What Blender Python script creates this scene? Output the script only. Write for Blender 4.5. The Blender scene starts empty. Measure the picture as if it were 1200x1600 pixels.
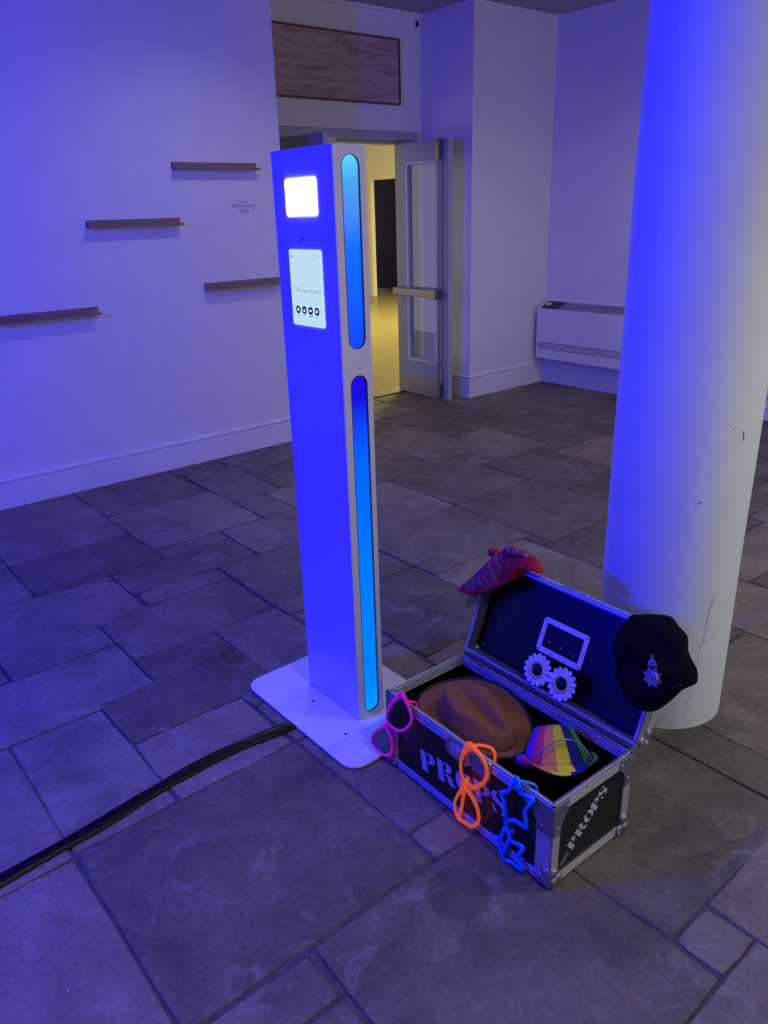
import bpy, bmesh, math, random
import numpy as np
from mathutils import Vector, Matrix
C = bpy.context.scene.collection
sc = bpy.context.scene
PI = math.pi
R = math.radians

# ------------------------------------------------------------------ camera
cam_d = bpy.data.cameras.new('camera')
cam_d.sensor_fit = 'HORIZONTAL'
cam_d.sensor_width = 36.0
cam_d.lens = 36.0 * 1207.16 / 1200.0
cam_d.clip_start = 0.05
cam_d.clip_end = 60
cam = bpy.data.objects.new('camera', cam_d)
C.objects.link(cam)
_r = Vector((0.76706045, -0.64094672, -0.02838252))
_d = Vector((-0.25364402, -0.26232256, -0.93104865))
_f = Vector((0.58930721, 0.72136965, -0.36378956))
M3 = Matrix((_r, -_d, -_f)).transposed()
cam.matrix_world = Matrix.Translation((0, 0, 1.5)) @ M3.to_4x4()
sc.camera = cam

# ------------------------------------------------------------------ world, lights, exposure
sc.view_settings.view_transform = 'Standard'
sc.view_settings.look = 'None'
sc.view_settings.gamma = 1.0
sc.view_settings.use_curve_mapping = False
sc.view_settings.exposure = 0.0
w = bpy.data.worlds.new('world')
sc.world = w
w.use_nodes = True
bg = w.node_tree.nodes['Background']
bg.inputs[0].default_value = (1.0, 0.90, 0.94, 1)
bg.inputs[1].default_value = 1.0


def lamp(name, kind, loc, energy, color, size=0.1, target=None, spot=None, blend=0.3, spread=None):
    l = bpy.data.lights.new(name, kind)
    l.energy = energy
    l.color = color
    o = bpy.data.objects.new(name, l)
    o.location = loc
    C.objects.link(o)
    if kind == 'AREA':
        l.shape = 'DISK'
        l.size = size
        if spread:
            l.spread = R(spread)
    else:
        l.shadow_soft_size = size
    if kind == 'SPOT':
        l.spot_size = R(spot)
        l.spot_blend = blend
    if target is not None:
        v = Vector(target) - Vector(loc)
        o.rotation_euler = v.to_track_quat('-Z', 'Y').to_euler()
    return o


BLUE = (0.0, 0.0, 1.0)
lamp('blue_uplighter', 'POINT', (-1.2, 2.35, 1.9), 360, BLUE, 0.07)
NEU = (1.0, 0.97, 0.92)
lamp('downlight_right', 'SPOT', (2.75, -0.35, 2.84), 60, (0.86, 1.0, 0.94), 0.07, (2.7, -0.2, 0), 98, 0.6)
lamp('downlight_middle', 'SPOT', (2.4, 3.3, 2.84), 18, NEU, 0.06, (2.2, 3.5, 0), 140, 0.8)
lamp('downlight_front', 'SPOT', (1.0, -0.4, 2.84), 36, (1.0, 0.93, 0.9), 0.08, (0.9, 0.2, 0), 130, 0.8)
lamp('downlight_left', 'SPOT', (0.15, 0.95, 2.84), 34, (1.0, 0.92, 0.88), 0.08, (0.15, 1.0, 0), 60, 0.9)
lamp('fill_spot_pillar', 'SPOT', (4.0, 2.4, 2.84), 40, (1.0, 0.93, 0.86), 0.07, (4.3, 2.6, 0), 150, 0.8)  # unseen fill spot added to brighten the pillar and door wall
lamp('hallway_lamp', 'AREA', (8.0, 7.7, 2.8), 215, (1.0, 0.86, 0.27), 0.9, (8.0, 7.7, 0))

# ------------------------------------------------------------------ material helpers


def rgb(r, g, b):
    f = lambda c: (c / 255 / 12.92) if c / 255 <= 0.04045 else ((c / 255 + 0.055) / 1.055) ** 2.4
    return (f(r), f(g), f(b), 1)


def mat(name, col, rough=0.6, metal=0.0, noise=0.0, nscale=20.0, bump=0.0, bscale=60.0, coat=0.0, spec=0.5):
    m = bpy.data.materials.new(name)
    m.use_nodes = True
    nt = m.node_tree
    p = nt.nodes['Principled BSDF']
    p.inputs['Base Color'].default_value = col
    p.inputs['Roughness'].default_value = rough
    p.inputs['Metallic'].default_value = metal
    p.inputs['Specular IOR Level'].default_value = spec
    p.inputs['Coat Weight'].default_value = coat
    tc = nt.nodes.new('ShaderNodeTexCoord')
    if noise > 0:
        n = nt.nodes.new('ShaderNodeTexNoise')
        n.inputs['Scale'].default_value = nscale
        n.inputs['Detail'].default_value = 5
        nt.links.new(tc.outputs['Object'], n.inputs['Vector'])
        mr = nt.nodes.new('ShaderNodeMapRange')
        mr.inputs[1].default_value = 0.25
        mr.inputs[2].default_value = 0.75
        mr.inputs[3].default_value = 1 - noise
        mr.inputs[4].default_value = 1 + noise
        nt.links.new(n.outputs['Fac'], mr.inputs[0])
        mx = nt.nodes.new('ShaderNodeVectorMath')
        mx.operation = 'SCALE'
        mx.inputs[0].default_value = col[:3]
        nt.links.new(mr.outputs[0], mx.inputs['Scale'])
        nt.links.new(mx.outputs[0], p.inputs['Base Color'])
    if bump > 0:
        n2 = nt.nodes.new('ShaderNodeTexNoise')
        n2.inputs['Scale'].default_value = bscale
        n2.inputs['Detail'].default_value = 6
        nt.links.new(tc.outputs['Object'], n2.inputs['Vector'])
        b = nt.nodes.new('ShaderNodeBump')
        b.inputs['Strength'].default_value = bump
        b.inputs['Distance'].default_value = 0.01
        nt.links.new(n2.outputs['Fac'], b.inputs['Height'])
        nt.links.new(b.outputs[0], p.inputs['Normal'])
    return m


def emit(name, col, strength):
    m = bpy.data.materials.new(name)
    m.use_nodes = True
    nt = m.node_tree
    p = nt.nodes['Principled BSDF']
    p.inputs['Base Color'].default_value = (0.02, 0.02, 0.02, 1)
    p.inputs['Roughness'].default_value = 0.25
    p.inputs['Emission Color'].default_value = col
    p.inputs['Emission Strength'].default_value = strength
    return m


def led_mat(name, z0, z1, stops, strength):
    """LED diffuser glowing through a colour run along its height (object z)."""
    m = emit(name, (0, 0, 1, 1), strength)
    nt = m.node_tree
    p = nt.nodes['Principled BSDF']
    p.inputs['Specular IOR Level'].default_value = 0.1
    p.inputs['Base Color'].default_value = (0.0, 0.0, 0.02, 1)
    tc = nt.nodes.new('ShaderNodeTexCoord')
    sx = nt.nodes.new('ShaderNodeSeparateXYZ')
    mr = nt.nodes.new('ShaderNodeMapRange')
    mr.inputs[1].default_value = z0
    mr.inputs[2].default_value = z1
    cr = nt.nodes.new('ShaderNodeValToRGB')
    el = cr.color_ramp.elements
    while len(el) < len(stops):
        el.new(0.5)
    for e, (pos, c) in zip(el, stops):
        e.position = pos
        e.color = c
    nt.links.new(tc.outputs['Object'], sx.inputs[0])
    nt.links.new(sx.outputs['Z'], mr.inputs[0])
    nt.links.new(mr.outputs[0], cr.inputs[0])
    nt.links.new(cr.outputs[0], p.inputs['Emission Color'])
    return m


def wood(name, c1, c2, scale=(1.2, 14, 14), rough=0.55):
    m = mat(name, c1, rough)
    nt = m.node_tree
    p = nt.nodes['Principled BSDF']
    tc = nt.nodes.new('ShaderNodeTexCoord')
    mp = nt.nodes.new('ShaderNodeMapping')
    mp.inputs['Scale'].default_value = scale
    n = nt.nodes.new('ShaderNodeTexNoise')
    n.inputs['Scale'].default_value = 2.2
    n.inputs['Detail'].default_value = 8
    n.inputs['Roughness'].default_value = 0.65
    n.inputs['Distortion'].default_value = 1.2
    cr = nt.nodes.new('ShaderNodeValToRGB')
    cr.color_ramp.elements[0].position = 0.34
    cr.color_ramp.elements[0].color = c2
    cr.color_ramp.elements[1].position = 0.62
    cr.color_ramp.elements[1].color = c1
    nt.links.new(tc.outputs['Object'], mp.inputs[0])
    nt.links.new(mp.outputs[0], n.inputs['Vector'])
    nt.links.new(n.outputs['Fac'], cr.inputs[0])
    nt.links.new(cr.outputs[0], p.inputs['Base Color'])
    return m


def stone_mat():
    m = mat('flagstone', (0.1, 0.1, 0.1, 1), 0.5, spec=0.2)
    nt = m.node_tree
    N = nt.nodes.new
    Lk = nt.links.new
    p = nt.nodes['Principled BSDF']
    oi = N('ShaderNodeObjectInfo')
    geo = N('ShaderNodeNewGeometry')
    cr = N('ShaderNodeValToRGB')
    cr.color_ramp.interpolation = 'CONSTANT'
    cols = [(0.172, 0.142, 0.106), (0.218, 0.180, 0.137), (0.134, 0.112, 0.086), (0.240, 0.190, 0.138), (0.188, 0.160, 0.123), (0.148, 0.123, 0.095), (0.226, 0.194, 0.152)]
    el = cr.color_ramp.elements
    while len(el) < len(cols):
        el.new(0.5)
    for i, c in enumerate(cols):
        el[i].position = i / len(cols)
        el[i].color = (*c, 1)
    Lk(oi.outputs['Random'], cr.inputs[0])

    def noise(scale, detail=6, rough=0.6, dist=0.0):
        n = N('ShaderNodeTexNoise')
        n.inputs['Scale'].default_value = scale
        n.inputs['Detail'].default_value = detail
        n.inputs['Roughness'].default_value = rough
        n.inputs['Distortion'].default_value = dist
        Lk(geo.outputs['Position'], n.inputs['Vector'])
        return n.outputs['Fac']

    def rng(x, a, b, c, d):
        n = N('ShaderNodeMapRange')
        Lk(x, n.inputs[0])
        for i, v in enumerate((a, b, c, d)):
            n.inputs[i + 1].default_value = v
        return n.outputs[0]

    def mix(fac, a, b, mode='MIX'):
        n = N('ShaderNodeMix')
        n.data_type = 'RGBA'
        n.blend_type = mode
        if isinstance(fac, float):
            n.inputs[0].default_value = fac
        else:
            Lk(fac, n.inputs[0])
        for s, v in ((6, a), (7, b)):
            if isinstance(v, tuple):
                n.inputs[s].default_value = v
            else:
                Lk(v, n.inputs[s])
        return n.outputs[2]
    cloud = rng(noise(3.6, 10, 0.7, 0.8), 0.3, 0.7, 0.62, 1.42)
    gr = rng(noise(60, 6, 0.75), 0.3, 0.7, 0.78, 1.22)
    mm = N('ShaderNodeMath')
    mm.operation = 'MULTIPLY'
    Lk(cloud, mm.inputs[0])
    Lk(gr, mm.inputs[1])
    v = N('ShaderNodeVectorMath')
    v.operation = 'SCALE'
    Lk(cr.outputs[0], v.inputs[0])
    Lk(mm.outputs[0], v.inputs['Scale'])
    base = v.outputs[0]
    # pale scuffs and worn, limey patches; ochre rust blooms
    scuff = rng(noise(5.5, 10, 0.72, 1.5), 0.545, 0.67, 0.0, 0.55)
    base = mix(scuff, base, (0.33, 0.29, 0.25, 1))
    rust = rng(noise(2.1, 7, 0.7, 2.0), 0.60, 0.74, 0.0, 0.6)
    base = mix(rust, base, (0.27, 0.165, 0.085, 1))
    # the round damp mark left by a bucket on the stone in front of the case
    dv = N('ShaderNodeVectorMath')
    dv.operation = 'DISTANCE'
    Lk(geo.outputs['Position'], dv.inputs[0])
    dv.inputs[1].default_value = (0.977, 0.965, 0.0)
    ring = rng(dv.outputs['Value'], 0.070, 0.082, 0.48, 0.0)
    base = mix(ring, base, (0.05, 0.043, 0.038, 1))
    # tiny white specks of paint
    vo = N('ShaderNodeTexVoronoi')
    vo.inputs['Scale'].default_value = 7
    Lk(geo.outputs['Position'], vo.inputs['Vector'])
    sp = rng(vo.outputs['Distance'], 0.014, 0.022, 0.9, 0.0)
    base = mix(sp, base, (0.6, 0.58, 0.54, 1))
    Lk(base, p.inputs['Base Color'])
    Lk(rng(noise(9, 6), 0.3, 0.7, 0.42, 0.66), p.inputs['Roughness'])
    b = N('ShaderNodeBump')
    b.inputs['Strength'].default_value = 0.25
    b.inputs['Distance'].default_value = 0.006
    Lk(noise(16, 8, 0.65), b.inputs['Height'])
    Lk(b.outputs[0], p.inputs['Normal'])
    return m


def tartan_mat():
    m = mat('tartan_cloth', (0.4, 0.02, 0.05, 1), 0.9)
    nt = m.node_tree
    N = nt.nodes.new
    Lk = nt.links.new
    p = nt.nodes['Principled BSDF']
    tc = N('ShaderNodeTexCoord')

    def bands(rot, scale, stops):
        mp = N('ShaderNodeMapping')
        mp.inputs['Rotation'].default_value = rot
        Lk(tc.outputs['Object'], mp.inputs[0])
        sx = N('ShaderNodeSeparateXYZ')
        Lk(mp.outputs[0], sx.inputs[0])
        mu = N('ShaderNodeMath')
        mu.operation = 'MULTIPLY'
        mu.inputs[1].default_value = scale
        Lk(sx.outputs['Y'], mu.inputs[0])
        fr = N('ShaderNodeMath')
        fr.operation = 'FRACT'
        Lk(mu.outputs[0], fr.inputs[0])
        cr = N('ShaderNodeValToRGB')
        cr.color_ramp.interpolation = 'CONSTANT'
        el = cr.color_ramp.elements
        while len(el) < len(stops):
            el.new(0.5)
        for e, (pos, c) in zip(el, stops):
            e.position = pos
            e.color = (*c, 1)
        Lk(fr.outputs[0], cr.inputs[0])
        return cr.outputs[0]
    red = (0.42, 0.015, 0.035)
    a = bands((R(38), 0, 0), 38, [(0.0, red), (0.42, (0.36, 0.28, 0.33)), (0.52, (0.04, 0.01, 0.05)), (0.62, (0.34, 0.24, 0.28)), (0.70, red), (0.80, (0.03, 0.01, 0.06)), (0.88, (0.30, 0.20, 0.24)), (0.93, red)])
    b = bands((R(-52), 0, 0), 30, [(0.0, (1, 1, 1)), (0.80, (0.55, 0.35, 0.5)), (0.92, (1, 1, 1))])
    mx = N('ShaderNodeMix')
    mx.data_type = 'RGBA'
    mx.blend_type = 'MULTIPLY'
    mx.inputs[0].default_value = 0.8
    Lk(a, mx.inputs[6])
    Lk(b, mx.inputs[7])
    Lk(mx.outputs[2], p.inputs['Base Color'])
    return m


def glass_mat(name, tint=(1, 1, 1, 1), refl=(1, 1, 1, 1)):
    m = bpy.data.materials.new(name)
    m.use_nodes = True
    nt = m.node_tree
    nt.nodes.remove(nt.nodes['Principled BSDF'])
    out = nt.nodes['Material Output']
    t = nt.nodes.new('ShaderNodeBsdfTransparent')
    t.inputs[0].default_value = tint
    g = nt.nodes.new('ShaderNodeBsdfGlossy')
    g.inputs['Color'].default_value = refl
    g.inputs['Roughness'].default_value = 0.02
    lw = nt.nodes.new('ShaderNodeLayerWeight')
    lw.inputs[0].default_value = 0.5
    pw = nt.nodes.new('ShaderNodeMath')
    pw.operation = 'POWER'
    pw.inputs[1].default_value = 4.0
    nt.links.new(lw.outputs['Facing'], pw.inputs[0])
    ma = nt.nodes.new('ShaderNodeMath')
    ma.operation = 'MULTIPLY_ADD'
    ma.inputs[1].default_value = 0.9
    ma.inputs[2].default_value = 0.05
    nt.links.new(pw.outputs[0], ma.inputs[0])
    mx = nt.nodes.new('ShaderNodeMixShader')
    nt.links.new(ma.outputs[0], mx.inputs[0])
    nt.links.new(t.outputs[0], mx.inputs[1])
    nt.links.new(g.outputs[0], mx.inputs[2])
    nt.links.new(mx.outputs[0], out.inputs['Surface'])
    return m


MT = {}
MT['wall'] = mat('white_paint', (0.79, 0.765, 0.74, 1), 0.75, noise=0.03, nscale=6, bump=0.06, bscale=90)
MT['blocker_grey'] = mat('light_blocker_grey', (0.22, 0.21, 0.22, 1), 0.8, noise=0.03, nscale=6)  # kept dark so the added blocking walls bounce little light
MT['skirting'] = mat('skirting_gloss', (0.80, 0.78, 0.77, 1), 0.4)
MT['ceiling'] = mat('ceiling_paint', (0.42, 0.40, 0.40, 1), 0.9)
MT['column'] = mat('column_paint', (0.74, 0.81, 0.76, 1), 0.55, noise=0.04, nscale=7, bump=0.18, bscale=26)
MT['crack'] = mat('crack_dirt', (0.46, 0.47, 0.45, 1), 0.9, noise=0.3, nscale=60)
MT['scratch'] = mat('dark_scratch', (0.10, 0.10, 0.13, 1), 0.9)
MT['mortar'] = mat('mortar', (0.09, 0.08, 0.075, 1), 0.95, noise=0.35, nscale=40, bump=0.5, bscale=80)
MT['stone'] = stone_mat()
MT['door'] = mat('grey_door_paint', (0.25, 0.25, 0.30, 1), 0.45, noise=0.03, nscale=5)
MT['frame'] = mat('grey_frame_paint', (0.42, 0.44, 0.48, 1), 0.5)
MT['brass'] = mat('worn_steel', (0.22, 0.20, 0.165, 1), 0.38, 0.7, noise=0.08, nscale=30)
MT['kick'] = mat('kick_plate_steel', (0.24, 0.23, 0.20, 1), 0.42, 0.5, noise=0.1, nscale=12)
MT['glass'] = glass_mat('door_glass', (0.88, 0.90, 0.92, 1))
MT['walnut'] = wood('walnut', (0.34, 0.22, 0.17, 1), (0.21, 0.13, 0.10, 1), (1.5, 20, 20))
MT['oak'] = wood('dark_oak', (0.60, 0.41, 0.34, 1), (0.28, 0.185, 0.155, 1), (1.0, 6, 9), 0.6)
MT['oak_edge'] = mat('dark_oak_edge', (0.12, 0.078, 0.062, 1), 0.6, noise=0.2, nscale=30)
MT['hall_floor'] = wood('hall_floor', (0.33, 0.28, 0.17, 1), (0.27, 0.225, 0.13, 1), (3, 10, 3), 0.35)
MT['hall_wall'] = mat('hall_paint', (0.80, 0.76, 0.60, 1), 0.8, noise=0.03, nscale=3)
MT['dark_room_shade'] = mat('dark_room_shade', (0.010, 0.012, 0.04, 1), 0.9, noise=0.2, nscale=3)  # shade of the unlit room put into a near-black wall colour
MT['ac'] = mat('unit_enamel', (0.74, 0.72, 0.74, 1), 0.4)
MT['ac_dark'] = mat('grille_black', (0.03, 0.03, 0.035, 1), 0.5)
MT['ac_slat'] = mat('grille_grey', (0.33, 0.32, 0.33, 1), 0.5)
MT['white_plastic'] = mat('white_plastic', (0.8, 0.8, 0.8, 1), 0.35)
MT['kiosk'] = mat('kiosk_lacquer', (0.80, 0.79, 0.80, 1), 0.34, coat=0.1)
MT['kiosk_face'] = mat('kiosk_face_gloss', (0.80, 0.79, 0.80, 1), 0.12, spec=0.4)
MT['rim_dark'] = mat('slot_rim', (0.05, 0.05, 0.12, 1), 0.4)
MT['flash'] = emit('flash_panel', (1, 0.98, 1, 1), 7.0)
MT['screen'] = emit('tablet_screen', (0.52, 0.77, 0.78, 1), 0.95)
MT['screen_edge'] = emit('tablet_glow', (0.60, 0.82, 1.0, 1), 0.9)
MT['screen_ink'] = mat('screen_ink', (0.006, 0.008, 0.014, 1), 0.3)
MT['screen_gold'] = emit('screen_script', (0.26, 0.33, 0.26, 1), 0.9)
MT['screen_white'] = emit('screen_icon', (0.75, 0.82, 0.88, 1), 0.9)
MT['lens_black'] = mat('lens_black', (0.01, 0.01, 0.015, 1), 0.1)
MT['screw'] = mat('screw', (0.12, 0.12, 0.14, 1), 0.4, 0.8)
MT['paper'] = mat('paper', (0.78, 0.76, 0.77, 1), 0.7)
MT['ink'] = mat('grey_ink', (0.30, 0.28, 0.32, 1), 0.8)
MT['wrap'] = mat('black_wrap', (0.004, 0.004, 0.005, 1), 0.3, bump=0.15, bscale=22, spec=0.22)
MT['laminate'] = mat('black_laminate', (0.006, 0.006, 0.008, 1), 0.30, noise=0.2, nscale=120, bump=0.02, bscale=200, spec=0.5)
MT['inside'] = mat('case_inside', (0.006, 0.006, 0.007, 1), 0.55)
MT['alu'] = mat('aluminium', (0.66, 0.66, 0.66, 1), 0.34, 0.55, noise=0.05, nscale=40)
MT['alu_groove'] = mat('aluminium_groove', (0.30, 0.30, 0.30, 1), 0.42, 0.6, noise=0.08, nscale=40)
MT['alu_dull'] = mat('zinc_corner', (0.34, 0.34, 0.36, 1), 0.36, 0.8, noise=0.12, nscale=50)
MT['steel'] = mat('bright_steel', (0.75, 0.75, 0.78, 1), 0.18, 0.9)
MT['hinge'] = mat('hinge_strip', (0.13, 0.12, 0.10, 1), 0.5, 0.5)
MT['stencil'] = mat('stencil_paint', (0.50, 0.55, 0.58, 1), 0.7, noise=0.30, nscale=130)
MT['felt'] = mat('brown_felt', (0.26, 0.095, 0.032, 1), 0.95, noise=0.12, nscale=24, bump=0.1, bscale=300)
MT['black_trim'] = mat('black_trim', (0.012, 0.012, 0.016, 1), 0.35)
MT['police'] = mat('black_cotton', (0.0035, 0.0035, 0.005, 1), 0.85, bump=0.12, bscale=30, spec=0.12)
MT['peak'] = mat('black_peak', (0.003, 0.003, 0.004, 1), 0.6, spec=0.12)
MT['badge'] = mat('silver_badge', (0.62, 0.60, 0.64, 1), 0.25, 0.9, noise=0.15, nscale=160)
MT['tartan'] = tartan_mat()
MT['red'] = mat('red_fleece', (0.46, 0.012, 0.028, 1), 0.95, noise=0.15, nscale=50, bump=0.3, bscale=120)
MT['hair'] = mat('auburn_hair', (0.16, 0.07, 0.09, 1), 0.6)
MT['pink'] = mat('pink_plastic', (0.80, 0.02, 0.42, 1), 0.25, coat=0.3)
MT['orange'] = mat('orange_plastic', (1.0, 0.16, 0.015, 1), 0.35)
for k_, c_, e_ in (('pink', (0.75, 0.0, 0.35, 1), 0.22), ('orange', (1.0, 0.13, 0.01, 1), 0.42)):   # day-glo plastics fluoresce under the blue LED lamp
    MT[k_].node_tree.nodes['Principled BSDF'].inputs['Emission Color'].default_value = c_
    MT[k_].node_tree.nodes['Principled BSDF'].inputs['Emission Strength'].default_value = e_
MT['blue'] = mat('blue_plastic', (0.005, 0.24, 1.0, 1), 0.3)
MT['petal'] = mat('petal_white', (0.80, 0.78, 0.76, 1), 0.45)
MT['cream'] = mat('cream_ring', (0.66, 0.60, 0.36, 1), 0.5)
MT['lens'] = glass_mat('tinted_lens', (0.20, 0.20, 0.34, 1))
MT['lens_dark'] = mat('black_lens', (0.008, 0.008, 0.012, 1), 0.08)
MT['sequin'] = mat('dark_red_sequins', (0.24, 0.010, 0.025, 1), 0.25, 0.2, noise=0.4, nscale=200, bump=0.9, bscale=160)
for nm, c in dict(violet=(0.16, 0.02, 0.60), magenta=(0.62, 0.03, 0.12), tangerine=(0.72, 0.22, 0.08), yellow=(0.78, 0.66, 0.02),
                  navy=(0.004, 0.018, 0.16), green=(0.06, 0.30, 0.09), scarlet=(0.60, 0.03, 0.02)).items():
    MT[nm] = mat('rainbow_' + nm, (*c, 1), 0.9, noise=0.1, nscale=60, bump=0.1, bscale=200)

# ------------------------------------------------------------------ mesh helpers


class MB:
    def __init__(self):
        self.v = []
        self.f = []
        self.mi = []
        self.cur = 0

    def add(self, vs, fs):
        b = len(self.v)
        self.v += [tuple(x) for x in vs]
        for f in fs:
            self.f.append(tuple(b + i for i in f))
            self.mi.append(self.cur)
        return self

    def box(self, x0, x1, y0, y1, z0, z1):
        vs = [(x, y, z) for z in (z0, z1) for y in (y0, y1) for x in (x0, x1)]
        return self.add(vs, [(0, 2, 3, 1), (4, 5, 7, 6), (0, 1, 5, 4), (2, 6, 7, 3), (0, 4, 6, 2), (1, 3, 7, 5)])

    def tube(self, pts, rad, n=8, closed=False, flat=1.0, flat_axis=None):
        pts = [Vector(p) for p in pts]
        m = len(pts)
        rad = rad if hasattr(rad, '__len__') else [rad] * m
        vs = []
        prev = None
        for i, p in enumerate(pts):
            a = pts[(i - 1) % m] if (closed or i > 0) else p
            b = pts[(i + 1) % m] if (closed or i < m - 1) else p
            t = (b - a).normalized()
            ref = Vector(flat_axis) if flat_axis is not None else (Vector((0, 0, 1)) if abs(t.z) < 0.9 else Vector((1, 0, 0)))
            if prev is not None and flat_axis is None:
                ref = prev
            s = t.cross(ref)
            if s.length < 1e-6:
                s = t.orthogonal()
            s.normalize()
            u = s.cross(t).normalized()
            prev = u
            for k in range(n):
                an = 2 * PI * k / n
                vs.append(p + s * math.cos(an) * rad[i] + u * math.sin(an) * rad[i] * flat)
        fs = []
        for i in range(m if closed else m - 1):
            j = (i + 1) % m
            for k in range(n):
                l = (k + 1) % n
                fs.append((i * n + k, i * n + l, j * n + l, j * n + k))
        if not closed:
            fs.append(tuple(range(n))[::-1])
            fs.append(tuple((m - 1) * n + k for k in range(n)))
        return self.add(vs, fs)

    def cyl(self, c, axis, r, h, n=16, r2=None):
        c = Vector(c)
        a = Vector(axis).normalized()
        return self.tube([c, c + a * h], [r, r if r2 is None else r2], n)

    def ball(self, c, r, nu=14, nv=9, sq=(1, 1, 1)):
        vs = [(c[0], c[1], c[2] - r * sq[2])]
        for j in range(1, nv):
            ph = -PI / 2 + PI * j / nv
            for i in range(nu):
                a = 2 * PI * i / nu
                vs.append((c[0] + r * sq[0] * math.cos(ph) * math.cos(a), c[1] + r * sq[1] * math.cos(ph) * math.sin(a), c[2] + r * sq[2] * math.sin(ph)))
        vs.append((c[0], c[1], c[2] + r * sq[2]))
        fs = [(0, 1 + (i + 1) % nu, 1 + i) for i in range(nu)]
        for j in range(nv - 2):
            for i in range(nu):
                a, b = 1 + j * nu + i, 1 + j * nu + (i + 1) % nu
                fs.append((a, b, b + nu, a + nu))
        t = len(vs) - 1
        o = 1 + (nv - 2) * nu
        fs += [(o + i, o + (i + 1) % nu, t) for i in range(nu)]
        return self.add(vs, fs)

    def prism(self, poly, fn, d0, d1):
        """poly: list of (a,b); fn(a,b,d)->xyz; closed solid between depths d0 and d1"""
        n = len(poly)
        vs = [fn(a, b, d0) for a, b in poly] + [fn(a, b, d1) for a, b in poly]
        fs = [tuple(range(n))[::-1], tuple(range(n, 2 * n))]
        for i in range(n):
            j = (i + 1) % n
            fs.append((i, j, n + j, n + i))
        return self.add(vs, fs)

    def ring(self, outer, inner, fn, d0, d1):
        n = len(outer)
        vs = [fn(a, b, d0) for a, b in outer] + [fn(a, b, d0) for a, b in inner] + [fn(a, b, d1) for a, b in outer] + [fn(a, b, d1) for a, b in inner]
        fs = []
        for i in range(n):
            j = (i + 1) % n
            fs += [(i, n + i, n + j, j), (2 * n + i, 2 * n + j, 3 * n + j, 3 * n + i), (i, j, 2 * n + j, 2 * n + i), (n + i, 3 * n + i, 3 * n + j, n + j)]
        return self.add(vs, fs)

    def grid(self, P, closed_u=False):
        """P[j][i] grid of points"""
        nv, nu = len(P), len(P[0])
        vs = [p for row in P for p in row]
        fs = []
        for j in range(nv - 1):
            for i in range(nu if closed_u else nu - 1):
                k = (i + 1) % nu
                fs.append((j * nu + i, j * nu + k, (j + 1) * nu + k, (j + 1) * nu + i))
        return self.add(vs, fs)

    def build(self, name, mats, parent=None, smooth=False, bevel=0.0, segs=2, subdiv=0, fix=True):
        me = bpy.data.meshes.new(name)
        me.from_pydata(self.v, [], self.f)
        if not isinstance(mats, (list, tuple)):
            mats = [mats]
        for m in mats:
            me.materials.append(MT[m] if isinstance(m, str) else m)
        me.polygons.foreach_set('material_index', self.mi)
        if fix:
            bm = bmesh.new()
            bm.from_mesh(me)
            bmesh.ops.recalc_face_normals(bm, faces=bm.faces)
            bm.to_mesh(me)
            bm.free()
        if smooth:
            me.polygons.foreach_set('use_smooth', [True] * len(me.polygons))
        me.update()
        o = bpy.data.objects.new(name, me)
        C.objects.link(o)
        if parent is not None:
            o.parent = parent
        if bevel > 0:
            b = o.modifiers.new('bevel', 'BEVEL')
            b.width = bevel
            b.segments = segs
            b.limit_method = 'ANGLE'
            b.angle_limit = R(40)
        if subdiv:
            s = o.modifiers.new('sub', 'SUBSURF')
            s.levels = subdiv
            s.render_levels = subdiv
        return o


def empty(name, label=None, cat=None, group=None, loc=(0, 0, 0), mw=None):
    o = bpy.data.objects.new(name, None)
    o.empty_display_size = 0.05
    C.objects.link(o)
    if mw is not None:
        o.matrix_world = mw
    else:
        o.location = loc
    if label:
        o['label'] = label
    if cat:
        o['category'] = cat
    if group:
        o['group'] = group
    return o


def struct(o, label=None, cat=None):
    o['kind'] = 'structure'
    if label:
        o['label'] = label
    if cat:
        o['category'] = cat
    return o


def smooth_loop(pts, sub=4, closed=True):
    """Catmull-Rom through tuples of any length"""
    pts = [np.array(p, float) for p in pts]
    n = len(pts)
    out = []
    for i in range(n if closed else n - 1):
        g = (lambda k: pts[k % n]) if closed else (lambda k: pts[min(max(k, 0), n - 1)])
        p0, p1, p2, p3 = g(i - 1), g(i), g(i + 1), g(i + 2)
        for s in range(sub):
            t = s / sub
            out.append(0.5 * (2 * p1 + (p2 - p0) * t + (2 * p0 - 5 * p1 + 4 * p2 - p3) * t * t + (3 * p1 - p0 - 3 * p2 + p3) * t ** 3))
    if not closed:
        out.append(pts[-1])
    return [tuple(o) for o in out]


def rrect(x0, x1, y0, y1, r, n=5):
    out = []
    for cx, cy, a0 in ((x1 - r, y1 - r, 0), (x0 + r, y1 - r, 90), (x0 + r, y0 + r, 180), (x1 - r, y0 + r, 270)):
        for k in range(n + 1):
            a = R(a0 + 90 * k / n)
            out.append((cx + r * math.cos(a), cy + r * math.sin(a)))
    return out


def text_mesh(name, s, size, mtx, m, parent, shear=0.0, align='CENTER', extrude=0.0, space=1.0):
    cu = bpy.data.curves.new(name, 'FONT')
    cu.body = s
    cu.size = size
    cu.align_x = align
    cu.shear = shear
    cu.extrude = extrude
    cu.space_character = space
    t = bpy.data.objects.new(name, cu)
    C.objects.link(t)
    me = bpy.data.meshes.new_from_object(t)
    bpy.data.objects.remove(t)
    me.materials.clear()
    me.materials.append(MT[m])
    me.transform(mtx)
    o = bpy.data.objects.new(name, me)
    C.objects.link(o)
    if parent is not None:
        o.parent = parent
    return o


_riv = {}


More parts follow.
